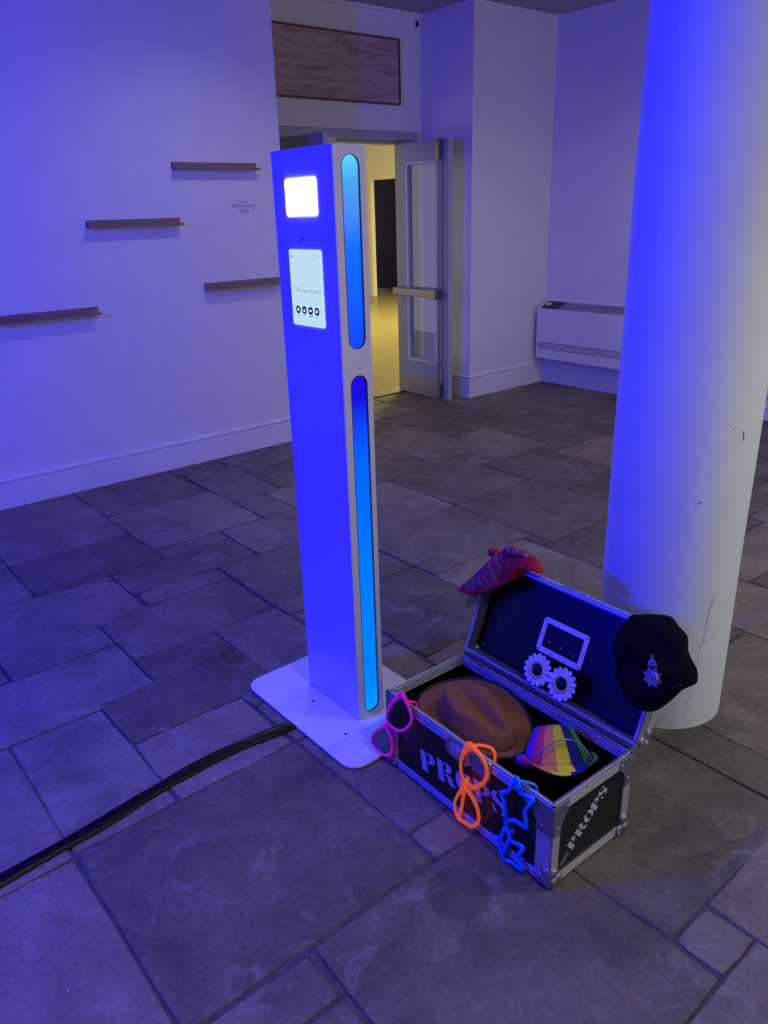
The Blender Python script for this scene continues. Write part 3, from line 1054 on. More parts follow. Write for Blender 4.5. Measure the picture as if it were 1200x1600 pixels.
def ribbed(m, axis, lo, hi, out0, out1, z0, z1, nrib=3, rh=0.0014):
    """strip along axis ('u' or 'v'), lying against plane out0 (outer surface out1), height z0..z1, ribs on the outside"""
    sg = 1 if out1 > out0 else -1

    def bx(a, b, c, d, e_, f):
        if axis == 'v':
            m.box(min(a, b), max(a, b), c, d, e_, f)
        else:
            m.box(c, d, min(a, b), max(a, b), e_, f)
    m.cur = 1
    bx(out0, out1, lo, hi, z0, z1)
    m.cur = 0
    hgt = (z1 - z0)
    for k in range(nrib):
        zc = z0 + hgt * (k + 0.5) / nrib
        bx(out1, out1 + sg * rh, lo, hi, zc - hgt / nrib * 0.28, zc + hgt / nrib * 0.28)


# bottom edge strips, one per side
for (ax, lo, hi, o0, o1, nm) in (('v', 0.02, V - 0.02, 0.003, 0.0, 0), ('v', 0.02, V - 0.02, D - 0.003, D, 0), ('u', 0.02, D - 0.02, 0.003, 0.0, 0), ('u', 0.02, D - 0.02, V - 0.003, V, 0)):
    m = MB()
    ribbed(m, ax, lo, hi, o0, o1, zb, zb + 0.026, 3)
    m.build('bottom_edge', ['alu', 'alu_groove'], case, bevel=0.0004, segs=1)
# rim: ribbed outside, ribbed inside, flat top with a tongue
for (ax, lo, hi, o0, o1, i1) in (('v', 0.0, V, 0.009, 0.0, 0.013), ('v', 0.0, V, D - 0.009, D, D - 0.013), ('u', 0.0, D, 0.009, 0.0, 0.013), ('u', 0.0, D, V - 0.009, V, V - 0.013)):
    m = MB()
    ribbed(m, ax, lo, hi, o0, o1, H - 0.030, H - 0.004, 3)
    ribbed(m, ax, lo + 0.0135, hi - 0.0135, o0, i1, H - 0.030, H - 0.002, 3)
    sg = 1 if o1 > o0 else -1
    c = (o1 - sg * 0.005)
    if ax == 'v':
        m.box(min(c - .002, c + .002), max(c - .002, c + .002), lo + .004, hi - .004, H - 0.004, H)
    else:
        m.box(lo + .004, hi - .004, c - .002, c + .002, H - 0.004, H)
    m.build('rim_edge', ['alu', 'alu_groove'], case, bevel=0.0004, segs=1)
# vertical corner angles
for (su, sv) in ((0, 0), (0, 1), (1, 0), (1, 1)):
    uu = (-0.0012, 0.0030) if su == 0 else (D - 0.0030, D + 0.0012)
    vv = (-0.0012, 0.0030) if sv == 0 else (V - 0.0030, V + 0.0012)
    m = MB()
    lu = (-0.0012, 0.0275) if su == 0 else (D - 0.0275, D + 0.0012)
    lv = (-0.0012, 0.046) if sv == 0 else (V - 0.046, V + 0.0012)
    m.box(uu[0], uu[1], lv[0], lv[1], zb + 0.012, H - 0.03)
    m.box(lu[0], lu[1], vv[0], vv[1], zb + 0.012, H - 0.03)
    m.build('corner_angle', 'alu', case, bevel=0.0008, segs=1)
    # brace plate at the top
    mu = (lambda t: t) if su == 0 else (lambda t: D - t)
    mv = (lambda t: t) if sv == 0 else (lambda t: V - t)
    prof = lambda A, B: [(0, 0), (A, 0), (A, -0.030), (A * 0.86, -0.034), (A * 0.66, -0.046), (B, -0.066), (B, -0.088), (0, -0.088)]
    m = MB()
    m.prism(prof(0.088, 0.046), lambda a, b, d: (mu(d), mv(a), H - 0.003 + b), -0.0035, -0.0012)
    m.prism(prof(0.052, 0.0275), lambda a, b, d: (mu(a), mv(d), H - 0.003 + b), -0.0035, -0.0012)
    br = m.build('corner_brace', 'alu_dull', case, bevel=0.0006, segs=1)
    for (a, z) in ((0.075, H - 0.018), (0.030, H - 0.070)):
        rivet(br, (mu(-0.0035), mv(a), z), 0, 0.0038)
    for (a, z) in ((0.045, H - 0.018), (0.015, H - 0.070)):
        rivet(br, (mu(a), mv(-0.0035), z), 1, 0.0038)
    # ball corner at the bottom
    m = MB()
    m.ball((mu(0.0105), mv(0.0105), 0.0212), 0.0212, 20, 12)
    for (a, z) in ((0.029, 0.0185), (0.0125, 0.044)):
        m.ball((mu(-0.0015), mv(a), z), 0.0155, 18, 10, (0.42, 1, 1))
        m.ball((mu(a), mv(-0.0015), z), 0.0155, 18, 10, (1, 0.42, 1))
    bc = m.build('ball_corner', 'alu_dull', case, smooth=True)
    for (a, z) in ((0.037, 0.0185), (0.0125, 0.052)):
        rivet(bc, (mu(-0.0068), mv(a), z), 0, 0.0034)
        rivet(bc, (mu(a), mv(-0.0068), z), 1, 0.0034)
# small rivets along the strips and inside
for v in (0.15, 0.30, 0.45):
    rivet(case, (-0.0015, v, zb + 0.013), 0, 0.0028)
rivet(case, (D / 2, -0.0015, zb + 0.013), 1, 0.0028)
for v in (0.09, 0.11, 0.52, 0.54):
    rivet(case, (D - 0.0095, v, H - 0.05), 0, 0.0022)
# butterfly latch
oct_ = lambda v0, v1, z0, z1, c: [(v0 + c, z0), (v1 - c, z0), (v1, z0 + c), (v1, z1 - c), (v1 - c, z1), (v0 + c, z1), (v0, z1 - c), (v0, z0 + c)]
fu = lambda a, b, d: (d, a, b)
latch = MB().prism(oct_(0.262, 0.352, 0.184, 0.2455, 0.016), fu, -0.0045, 0.0025).build('latch', 'alu_dull', case, bevel=0.001)
m = MB()
m.prism(oct_(0.280, 0.336, 0.197, 0.236, 0.008), fu, -0.007, -0.0045)
m.box(-0.0105, -0.007, 0.285, 0.331, 0.210, 0.215).box(-0.0105, -0.007, 0.285, 0.331, 0.222, 0.2265)
m.cyl((-0.007, 0.308, 0.2185), (-1, 0, 0), 0.011, 0.004, 16)
m.box(-0.012, -0.010, 0.299, 0.317, 0.2165, 0.2205)
m.build('turn_piece', 'steel', latch, bevel=0.0008)
for (a, z) in ((0.271, 0.199), (0.271, 0.231), (0.343, 0.199), (0.343, 0.231)):
    rivet(latch, (-0.0045, a, z), 0, 0.003)
m = MB().prism(rrect(0.192, 0.259, 0.188, 0.2455, 0.012, 4), fu, -0.0040, 0.0025)
m.box(-0.006, -0.004, 0.205, 0.247, 0.214, 0.219).box(-0.006, -0.004, 0.205, 0.247, 0.200, 0.205)
m.cyl((-0.004, 0.226, 0.228), (-1, 0, 0), 0.008, 0.003, 14)
m.build('latch_keeper', 'alu_dull', case, bevel=0.001)
# hinge strip along the back
m = MB().box(D - 0.004, D + 0.004, 0.01, V - 0.01, H - 0.03, 0.258)
m.tube([(D + 0.005, 0.01, 0.2535), (D + 0.005, V - 0.01, 0.2535)], 0.004, 8)
m.build('hinge_strip', 'hinge', case)
for v in (0.505, 0.070):
    MB().box(D - 0.012, D - 0.004, v, v + 0.05, H - 0.001, H + 0.0015).build('hinge_plate', 'steel', case)

# stencilled lettering -------------------------------------------------------


def arc(cx, cy, rx, ry, a0, a1, n=10):
    return [(cx + rx * math.cos(R(a0 + (a1 - a0) * k / n)), cy + ry * math.sin(R(a0 + (a1 - a0) * k / n))) for k in range(n + 1)]


def stencil_letter(ch):
    """pieces of one slab-serif stencil capital in a unit-high box"""
    stem = [(0, 1), (0.05, 0.95), (0.05, 0.05), (0, 0), (0.40, 0), (0.35, 0.05), (0.35, 1)]
    if ch == 'P':
        return [stem, [(0.41, 1), (0.50, 1)] + arc(0.52, 0.73, 0.28, 0.27, 90, -90) + [(0.41, 0.46), (0.41, 0.56)] + arc(0.47, 0.73, 0.06, 0.17, -90, 90)[:] + [(0.41, 0.9)]]
    if ch == 'R':
        return [stem[:], [(0.41, 1), (0.50, 1)] + arc(0.54, 0.76, 0.26, 0.24, 90, -90) + [(0.41, 0.52), (0.41, 0.61)] + arc(0.47, 0.76, 0.06, 0.15, -90, 90) + [(0.41, 0.91)],
                [(0.41, 0.47), (0.58, 0.47), (0.74, 0.38), (0.80, 0.14), (0.88, 0.06), (0.94, 0.08), (0.86, -0.02), (0.66, -0.01), (0.54, 0.10), (0.52, 0.34), (0.41, 0.38)]]
    if ch == 'O':
        return [arc(0.40, 0.5, 0.40, 0.52, 97, 263, 14) + arc(0.40, 0.5, 0.14, 0.40, 258, 102, 10), arc(0.46, 0.5, 0.40, 0.52, 83, -83, 14) + arc(0.46, 0.5, 0.14, 0.40, -78, 78, 10)]
    if ch == 'S':
        return [[(0.34, 1.02), (0.14, 0.96), (0.02, 0.78), (0.06, 0.58), (0.24, 0.46), (0.46, 0.36), (0.50, 0.22), (0.42, 0.06), (0.36, -0.02), (0.56, 0.02), (0.72, 0.16), (0.74, 0.34), (0.64, 0.50), (0.42, 0.62), (0.26, 0.74), (0.26, 0.88), (0.36, 0.98)],
                [(0.44, 1.0), (0.58, 0.94), (0.66, 1.0), (0.70, 0.66), (0.62, 0.70), (0.54, 0.84)], [(0.02, 0.36), (0.10, 0.32), (0.16, 0.16), (0.30, 0.0), (0.18, 0.05), (0.08, -0.02)]]


def stencil(name, size, adv, fn):
    m = MB()
    x = 0
    for ch, wd in zip('PROPS', adv):
        for poly in stencil_letter(ch):
            pl = [fn(x + a * size * 1.2, b * size) for a, b in poly]
            n = len(pl)
            m.add(pl, [tuple(range(n))])
        x += wd * size
    o = m.build(name, 'stencil', case, fix=False)
    bm = bmesh.new()
    bm.from_mesh(o.data)
    bmesh.ops.triangulate(bm, faces=bm.faces, ngon_method='EAR_CLIP')
    bm.to_mesh(o.data)
    bm.free()
    return o


th = R(9)
stencil('lettering', 0.064, (1.06, 1.16, 1.02, 0.98, 0.9), lambda a, b: (0.0021, 0.456 - (a * math.cos(th) - b * math.sin(th)), 0.063 + a * math.sin(th) + b * math.cos(th)))
th2 = R(41)
stencil('lettering', 0.0335, (1.02, 1.12, 1.02, 0.98, 0.9), lambda a, b: (0.0805 + a * math.cos(th2) - b * math.sin(th2), 0.0021, 0.0685 + a * math.sin(th2) + b * math.cos(th2)))
MB().add([(0.045, 0.0022, 0.040), (0.072, 0.0022, 0.064), (0.062, 0.0022, 0.078), (0.036, 0.0022, 0.052)], [(0, 1, 2, 3)]).build('tape_residue', 'alu_dull', case)

# lid -------------------------------------------------------------------------
LT = Matrix.Translation((0.300, 0, 0.256)) @ Matrix.Rotation(R(22), 4, 'Y')
LD, LH = 0.055, 0.295
m = MB().box(LD - 0.008, LD, 0.004, V - 0.004, 0.004, LH - 0.004)
m.box(0.02, LD - 0.004, 0.0025, 0.009, 0.004, LH - 0.004).box(0.02, LD - 0.004, V - 0.009, V - 0.0025, 0.004, LH - 0.004)
m.box(0.02, LD - 0.004, 0.004, V - 0.004, 0.0025, 0.009).box(0.02, LD - 0.004, 0.004, V - 0.004, LH - 0.009, LH - 0.0025)
lid = m.build('lid', 'laminate', case)
lid.matrix_local = LT


def lid_strip(name, x0, x1, y0, y1, z0, z1, along):
    m = MB()
    m.cur = 1
    m.box(x0, x1, y0, y1, z0, z1)
    m.cur = 0
    # ribs along the strip on the outside and on the rim
    if along == 'y':
        o = z0 if z0 < 0.1 else z1
        s = -1 if z0 < 0.1 else 1
        for k in range(3):
            xc = x0 + (x1 - x0) * (k + 0.5) / 3
            m.box(xc - 0.0025, xc + 0.0025, y0, y1, min(o, o + s * 0.0014), max(o, o + s * 0.0014))
        m.box(x0 - 0.002, x0, y0, y1, (z0 + z1) / 2 - 0.002, (z0 + z1) / 2 + 0.002)
    else:
        o = y0 if y0 < 0.1 else y1
        s = -1 if y0 < 0.1 else 1
        for k in range(3):
            xc = x0 + (x1 - x0) * (k + 0.5) / 3
            m.box(xc - 0.0025, xc + 0.0025, min(o, o + s * 0.0014), max(o, o + s * 0.0014), z0, z1)
        m.box(x0 - 0.002, x0, (y0 + y1) / 2 - 0.002, (y0 + y1) / 2 + 0.002, z0, z1)
    return m.build(name, ['alu', 'alu_groove'], lid, bevel=0.0004, segs=1)


lid_strip('lid_edge', 0, 0.036, 0, V, 0, 0.012, 'y')
lid_strip('lid_edge', 0, 0.036, 0, V, LH - 0.012, LH, 'y')
lid_strip('lid_edge', 0, 0.036, 0, 0.012, 0.012, LH - 0.012, 'z')
lid_strip('lid_edge', 0, 0.036, V - 0.012, V, 0.012, LH - 0.012, 'z')
for (sy, sz) in ((0, 0), (0, 1), (1, 0), (1, 1)):
    yy = (lambda t: t) if sy == 0 else (lambda t: V - t)
    zz = (lambda t: t) if sz == 0 else (lambda t: LH - t)
    m = MB()
    m.ball((LD - 0.011, yy(0.008), zz(0.008)), 0.0160, 18, 10)
    m.ball((LD - 0.032, yy(-0.0015), zz(0.012)), 0.0150, 16, 10, (1, 0.42, 1))
    m.ball((LD - 0.012, yy(-0.0015), zz(0.034)), 0.0150, 16, 10, (1, 0.42, 1))
    m.build('ball_corner', 'alu_dull', lid, smooth=True)
    m = MB()
    if sy == 0:
        m.box(0.028, LD + 0.001, -0.0012, 0.003, 0.03, LH - 0.03) if sz == 0 else None
    else:
        m.box(0.028, LD + 0.001, V - 0.003, V + 0.0012, 0.03, LH - 0.03) if sz == 0 else None
    if m.v:
        m.build('corner_angle', 'alu', lid)
fl = lambda a, b, d: (d, a, b)
m = MB().ring(rrect(0.2335, 0.3885, 0.0925, 0.1925, 0.010, 5), rrect(0.2475, 0.3745, 0.1085, 0.1775, 0.003, 5), fl, LD - 0.0125, LD - 0.008)
lp = m.build('label_frame', 'white_plastic', lid, bevel=0.001)
for (a, b) in ((0.241, 0.100), (0.288, 0.100), (0.335, 0.100), (0.381, 0.100), (0.241, 0.185), (0.288, 0.185), (0.335, 0.185), (0.381, 0.185), (0.2405, 0.142), (0.3815, 0.142)):
    rivet(lp, (LD - 0.0125, a, b), 0, 0.0035)
for (a, b) in ((0.355, 0.128), (0.312, 0.126), (0.268, 0.124)):
    MB().prism([(a + 0.003 * math.cos(2 * PI * i / 8), b + 0.003 * math.sin(2 * PI * i / 8)) for i in range(8)], fl, LD - 0.0086, LD - 0.008).build('hole_mark', 'ac_slat', lid)
m = MB().prism(rrect(0.236, 0.346, LH - 0.030, LH - 0.002, 0.006, 3), lambda a, b, d: (b - LH + 0.034, a, d), LH - 0.001, LH + 0.003)
m.box(0.006, 0.028, 0.262, 0.276, LH + 0.003, LH + 0.008).box(0.010, 0.024, 0.300, 0.320, LH + 0.003, LH + 0.007)
m.cyl((0.016, 0.290, LH + 0.003), (0, 0, 1), 0.008, 0.004, 12)
m.build('latch_plate', 'steel', lid, bevel=0.001)
for (a, b) in ((0.575, 0.03), (0.03, 0.03)):
    rivet(lid, (LD - 0.0085, a, b), 0, 0.003)
LW = CW @ LT

# ------------------------------------------------------------------ glasses hanging on the front
FRONT = CW


def frame_tube(m, loop, u, closed=True, sub=4, n=8, k=1.3):
    lp = smooth_loop(loop, sub, closed)
    m.tube([(u, p[0], p[1]) for p in lp], [max(p[2] * k, 0.001) for p in lp], n, closed, 0.75 if closed else 0.5, (1, 0, 0))


def glasses(name, label, origin, mw):
    e = empty(name, label, 'glasses', 'novelty glasses in and on the case', mw=mw @ Matrix.Translation(origin))
    return e


pink1 = [(0.5143, 0.2827, 0.007), (0.538, 0.2565, 0.005), (0.5651, 0.2175, 0.004), (0.5819, 0.1799, 0.0035), (0.5762, 0.1561, 0.004), (0.544, 0.1528, 0.004), (0.511, 0.1683, 0.0037), (0.4806, 0.2049, 0.0037), (0.4741, 0.2327, 0.0037), (0.4838, 0.2547, 0.0037), (0.4967, 0.2716, 0.0055)]
pink2 = [(0.5924, 0.1397, 0.0045), (0.613, 0.1199, 0.0035), (0.6476, 0.0821, 0.003), (0.6622, 0.0489, 0.003), (0.6502, 0.0331, 0.003), (0.625, 0.0274, 0.0035), (0.5947, 0.0326, 0.004), (0.5693, 0.0538, 0.005), (0.5598, 0.0873, 0.0035), (0.5693, 0.1147, 0.0035), (0.584, 0.1317, 0.004)]
UG = -0.016
O3 = Vector((UG, 0.58, 0.15))


def rel(loop, o):
    return [(a - o.y, b - o.z, *rest) for a, b, *rest in loop]


def hang(name, label, mkey, l1, l2, o, bridge, temple_in, temple_fold, lens):
    e = glasses(name, label, o, CW)
    for l in (l1, l2):
        m = MB()
        frame_tube(m, rel(l, o), 0.0)
        m.build('lens_rim', mkey, e, smooth=True)
        if lens:
            lp = smooth_loop(rel(l, o), 3)
            MB().prism([(p[0], p[1]) for p in lp], lambda a, b, d: (d, a, b), -0.0006, 0.0006).build('lens', lens, e)
    m = MB()
    frame_tube(m, rel(bridge, o), 0.0, False)
    m.build('bridge', mkey, e, smooth=True)
    for t in (temple_in, temple_fold):
        if t:
            pts = smooth_loop([(p[0] - o.x, p[1] - o.y, p[2] - o.z, p[3]) for p in t], 5, False)
            m = MB()
            m.tube([p[:3] for p in pts], [p[3] for p in pts], 8, False)
            m.build('temple', mkey, e, smooth=True)
    return e


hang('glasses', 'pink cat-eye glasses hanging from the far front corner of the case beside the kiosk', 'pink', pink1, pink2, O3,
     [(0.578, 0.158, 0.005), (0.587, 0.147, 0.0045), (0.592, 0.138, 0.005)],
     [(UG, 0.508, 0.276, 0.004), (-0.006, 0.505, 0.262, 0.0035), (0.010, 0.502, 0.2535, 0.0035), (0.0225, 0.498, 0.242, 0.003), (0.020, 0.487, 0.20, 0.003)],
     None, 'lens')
or1 = [(0.2539, 0.2698, 0.009), (0.2685, 0.2469, 0.006), (0.2819, 0.2126, 0.0036), (0.2831, 0.1855, 0.0036), (0.275, 0.1586, 0.0036), (0.2549, 0.1491, 0.0044), (0.2279, 0.1603, 0.0044), (0.2021, 0.193, 0.0044), (0.1928, 0.2222, 0.0044), (0.1978, 0.247, 0.0044), (0.2126, 0.2631, 0.0048), (0.2332, 0.2708, 0.0056)]
or2 = [(0.2746, 0.1226, 0.005), (0.2947, 0.0885, 0.0036), (0.3041, 0.0599, 0.0032), (0.3023, 0.0331, 0.0032), (0.2876, 0.018, 0.0048), (0.2654, 0.0213, 0.004), (0.2405, 0.0268, 0.004), (0.221, 0.0519, 0.004), (0.217, 0.0766, 0.004), (0.2236, 0.0991, 0.0044), (0.2391, 0.1181, 0.0048), (0.2546, 0.1292, 0.0052)]
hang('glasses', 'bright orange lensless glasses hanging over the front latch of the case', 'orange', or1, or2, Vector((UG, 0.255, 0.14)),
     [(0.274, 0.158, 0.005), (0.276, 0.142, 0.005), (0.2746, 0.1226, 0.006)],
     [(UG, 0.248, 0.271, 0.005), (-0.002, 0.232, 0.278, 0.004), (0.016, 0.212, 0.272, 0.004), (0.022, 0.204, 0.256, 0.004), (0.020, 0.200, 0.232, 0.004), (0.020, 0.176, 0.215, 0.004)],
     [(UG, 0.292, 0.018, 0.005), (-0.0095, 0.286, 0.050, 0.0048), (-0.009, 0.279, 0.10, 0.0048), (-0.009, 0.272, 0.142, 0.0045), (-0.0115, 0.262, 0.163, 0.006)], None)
st1 = [(0.0977, 0.2787), (0.0858, 0.2369), (0.0451, 0.248), (0.0705, 0.1951), (0.0605, 0.1512), (0.1009, 0.1479), (0.1266, 0.1251), (0.132, 0.1737), (0.1447, 0.2006), (0.121, 0.2175)]
st2 = [(0.1261, 0.1144), (0.106, 0.0804), (0.0675, 0.0896), (0.0859, 0.0465), (0.0661, 0.017), (0.1079, 0.0146), (0.1264, 0.004), (0.1421, 0.0305), (0.1599, 0.0537), (0.1407, 0.06)]
o = Vector((UG, 0.10, 0.13))
e = glasses('glasses', 'bright blue star-shaped glasses hanging on the near end of the case front', o, CW)
for l in (st1, st2):
    dense = []
    for i in range(len(l)):
        a, b = np.array(l[i]), np.array(l[(i + 1) % len(l)])
        for t in (0.07, 0.5, 0.93):
            dense.append(tuple(a + (b - a) * t))
    m = MB()
    m.tube([(0, p[0] - o.y, p[1] - o.z) for p in dense], 0.0056, 8, True, 0.9, (1, 0, 0))
    m.build('lens_rim', 'blue', e, smooth=True)
m = MB()
m.tube([(0, 0.126 - o.y, 0.128 - o.z), (0, 0.126 - o.y, 0.112 - o.z)], 0.005, 8)
m.build('bridge', 'blue', e, smooth=True)
for t in ([(UG, 0.096, 0.272, 0.004), (-0.006, 0.090, 0.262, 0.0045), (0.010, 0.082, 0.2545, 0.0045), (0.022, 0.072, 0.243, 0.004), (0.0225, 0.06, 0.20, 0.004)],
          [(-0.010, 0.132, 0.024, 0.006), (-0.0075, 0.126, 0.05, 0.0075), (-0.0075, 0.116, 0.082, 0.0065), (-0.0075, 0.112, 0.106, 0.005)]):
    pts = smooth_loop([(p[0] - o.x, p[1] - o.y, p[2] - o.z, p[3]) for p in t], 5, False)
    m = MB()
    m.tube([p[:3] for p in pts], [p[3] for p in pts], 8, False)
    m.build('temple', 'blue', e, smooth=True)

# daisy glasses leaning on the lid
e = empty('glasses', 'white daisy-flower sunglasses leaning inside the open lid', 'glasses', 'novelty glasses in and on the case', mw=LW @ Matrix.Translation((-0.0075, 0.285, 0.0546)) @ Matrix.Rotation(R(3), 4, 'Y'))
for (cy, cz, a0) in ((0.0425, 0.0025, 6), (-0.0425, -0.0005, 15)):
    m = MB()
    npet = 15
    for k in range(npet):
        a = 2 * PI * k / npet + R(a0)
        L0, L1 = 0.022, 0.0455
        pet = []
        for (t, wd) in ((0, 0.0034), (0.35, 0.0062), (0.7, 0.0070), (0.9, 0.0052), (1.0, 0.0016)):
            pet.append((L0 + (L1 - L0) * t, wd))
        poly = [(r, w_) for r, w_ in pet] + [(r, -w_) for r, w_ in reversed(pet)]
        dz = 0.0012 * (k % 2)
        m.prism([(cy + r * math.cos(a) - w_ * math.sin(a), cz + r * math.sin(a) + w_ * math.cos(a)) for r, w_ in poly], lambda p, q, d: (d, p, q), -0.0015 + dz, 0.0015 + dz)
    m.build('petals', 'petal', e, bevel=0.0006, segs=1)
    m = MB()
    m.tube([(-0.001, cy + 0.021 * math.cos(2 * PI * k / 28), cz + 0.021 * math.sin(2 * PI * k / 28)) for k in range(28)], 0.0038, 8, True)
    m.build('lens_rim', 'cream', e, smooth=True)
    m = MB()
    P = [[(-0.0005 - 0.005 * (1 - s * s), cy + 0.019 * s * math.cos(2 * PI * k / 24), cz + 0.019 * s * math.sin(2 * PI * k / 24)) for k in range(24)] for s in (0.02, 0.35, 0.7, 1.0)]
    m.grid(P, True)
    m.build('lens', 'lens_dark', e, smooth=True)
MB().tube([(0.0, 0.012, 0.002), (0.0, 0, 0.008), (0.0, -0.012, 0.001)], 0.0035, 8).build('bridge', 'petal', e, smooth=True)
for s in (1, -1):
    MB().tube([(0.002, s * 0.062, 0.0), (0.014, s * 0.060, -0.004), (0.030, s * 0.050, -0.010)], 0.0026, 8).build('temple', 'petal', e, smooth=True)

# ------------------------------------------------------------------ soft outline-to-body helper


def puff(outline, front, back, n_r=9, wr=0.0, seed=0, power=2.2, sub=4, warp=None):
    """closed soft body: outline (y,z) smoothed, bulging 'front' towards -x and 'back' towards +x"""
    lp = smooth_loop(outline, sub)
    c = np.mean(np.array(lp), axis=0)
    rr = random.Random(seed)
    ph = [rr.uniform(0, 6.28) for _ in range(6)]

    def wrk(y, z):
        return wr * (math.sin(y * 95 + z * 38 + ph[0]) + 0.8 * math.sin(z * 120 - y * 45 + ph[1]) + 0.6 * math.sin((y + z) * 170 + ph[2])) / 2.4
    m = MB()
    for sgn, dep in ((-1, front), (1, back)):
        P = []
        for j in range(n_r + 1):
            s = j / n_r
            row = []
            for (a, b) in lp:
                y, z = c[0] + (a - c[0]) * max(s, 0.01), c[1] + (b - c[1]) * max(s, 0.01)
                hgt = dep * (max(0.0, 1 - s ** power)) ** 0.55
                fade = 1 - s ** 4
                x = sgn * (hgt + (wrk(y, z) * fade if sgn < 0 else 0))
                if warp and sgn < 0:
                    x -= warp(y, z) * fade
                row.append((x, y, z))
            P.append(row)
        m.grid(P, True)
        m.add([(sgn * dep, c[0], c[1])], [])
    return m


def weld(o, d=0.0004):
    bm = bmesh.new()
    bm.from_mesh(o.data)
    bmesh.ops.remove_doubles(bm, verts=bm.verts, dist=d)
    bmesh.ops.holes_fill(bm, edges=bm.edges, sides=0)
    bmesh.ops.recalc_face_normals(bm, faces=bm.faces)
    bm.to_mesh(o.data)
    bm.free()
    o.data.polygons.foreach_set('use_smooth', [True] * len(o.data.polygons))
    return o


# ------------------------------------------------------------------ police cap on the lid's near corner
PO = [(0.1021, 0.3028), (0.0838, 0.3133), (0.0547, 0.3258), (0.0148, 0.3381), (-0.0035, 0.3377), (-0.0209, 0.3264), (-0.0432, 0.3162), (-0.0535, 0.3056), (-0.0612, 0.2834), (-0.0742, 0.2678), (-0.0961, 0.248), (-0.1052, 0.2227), (-0.0951, 0.2074), (-0.0778, 0.1886), (-0.0589, 0.1538), (-0.0371, 0.1191), (-0.0187, 0.1056), (-0.0016, 0.1005), (0.0279, 0.1027), (0.0578, 0.1176), (0.0747, 0.1369), (0.0864, 0.1657), (0.1069, 0.184), (0.1188, 0.2063), (0.1236, 0.2409), (0.1164, 0.2734)]
o = Vector((0.03, 0.2247))
e = empty('police_cap', 'black police cap with silver star badge hung on the near corner of the lid', 'hat', None, mw=LW @ Matrix.Translation((-0.030, o.x, o.y)))


def fold(y, z):
    # raised welt where the crown meets the band: from upper left to lower right of the cap
    l = z - (0.013 + 0.30 * y)
    return 0.016 * math.exp(-(l / 0.012) ** 2) + (0.012 if l > 0 else 0) * min(1, l / 0.03) - 0.010 * math.exp(-((l - 0.045) / 0.02) ** 2)


cr = puff([(a - o.x, b - o.y) for a, b in PO], 0.034, 0.024, 14, 0.006, 5, 2.6, 3, fold)
weld(cr.build('crown', 'police', e, smooth=True))
pk = [(0.066, -0.064), (0.044, -0.046), (0.010, -0.030), (-0.035, -0.022), (-0.078, -0.016), (-0.108, -0.016), (-0.112, -0.028), (-0.092, -0.068), (-0.066, -0.105), (-0.046, -0.119), (-0.028, -0.123), (0.000, -0.121), (0.028, -0.106), (0.048, -0.086)]
pkm = puff(pk, 0.016, 0.008, 7, 0.0, 2, 2.0, 3)
p_ = weld(pkm.build('peak', 'peak', e, smooth=True))
p_.location = (-0.028, -0.006, 0.0)
p_.rotation_euler.y = R(-10)
bad = empty  # badge built as mesh below
m = MB()
star = []
for k in range(16):
    r = 0.0185 if k % 2 == 0 else 0.0125
    a = 2 * PI * k / 16 + R(22)
    star.append((r * math.cos(a), r * math.sin(a)))
m.prism(star, lambda a, b, d: (d, a, b), -0.003, 0.002)
m.ball((-0.002, 0, 0), 0.0105, 18, 8, (0.35, 1, 1))
m.tube([(-0.0045, 0.0095 * math.cos(2 * PI * k / 20), 0.0095 * math.sin(2 * PI * k / 20)) for k in range(20)], 0.0011, 6, True)
m.box(-0.0065, -0.003, -0.0035, -0.0010, -0.004, 0.004).box(-0.0065, -0.003, 0.0012, 0.0036, -0.005, 0.003)
m.box(-0.003, 0.001, -0.008, 0.008, 0.0185, 0.0225).box(-0.003, 0.001, -0.0065, -0.003, 0.0225, 0.028).box(-0.003, 0.001, 0.003, 0.0065, 0.0225, 0.028)
m.ball((-0.001, 0, 0.0265), 0.0045, 10, 6, (0.6, 1, 1))
m.box(-0.002, 0.001, -0.001, 0.001, 0.030, 0.038).box(-0.002, 0.001, -0.003, 0.003, 0.033, 0.035)
b_ = m.build('badge', 'badge', e)
b_.scale = (1.2, 1.4, 1.4)
b_.location = (-0.046, -0.0541, -0.0266)
b_.rotation_euler = (R(-16), R(-8), 0)

# ------------------------------------------------------------------ tartan cap on the lid's far corner
o = Vector((0.55, 0.28))
e = empty('tartan_cap', 'red tartan cap with fringe of hair draped over the far corner of the lid', 'hat', None, mw=LW @ Matrix.Translation((-0.012, o.x, o.y)))
t1 = [(0.6699, 0.1649), (0.6496, 0.1927), (0.6169, 0.2472), (0.5882, 0.2918), (0.5537, 0.3351), (0.533, 0.3465), (0.5182, 0.3246), (0.5258, 0.2637), (0.5355, 0.2236), (0.612, 0.1672)]
weld(puff([(a - o.x, b - o.y) for a, b in t1], 0.030, 0.030, 10, 0.0035, 1, 2.2, 4).build('crown', 'tartan', e))
tr = [(0.5297, 0.2575), (0.5315, 0.3106), (0.5098, 0.3346), (0.4666, 0.3486), (0.4296, 0.3442), (0.4073, 0.3236), (0.4012, 0.3107), (0.4348, 0.3119), (0.4629, 0.2999), (0.485, 0.2707), (0.5111, 0.2421)]
x_ = weld(puff([(a - o.x, b - o.y) for a, b in tr], 0.030, 0.040, 9, 0.005, 3, 2.0, 4).build('lining', 'red', e))
x_.location = (-0.004, 0, 0)
tt = [(0.5444, 0.3356), (0.5283, 0.3504), (0.493, 0.3544), (0.4492, 0.3495), (0.4300, 0.3400), (0.4856, 0.3303), (0.5229, 0.3207)]
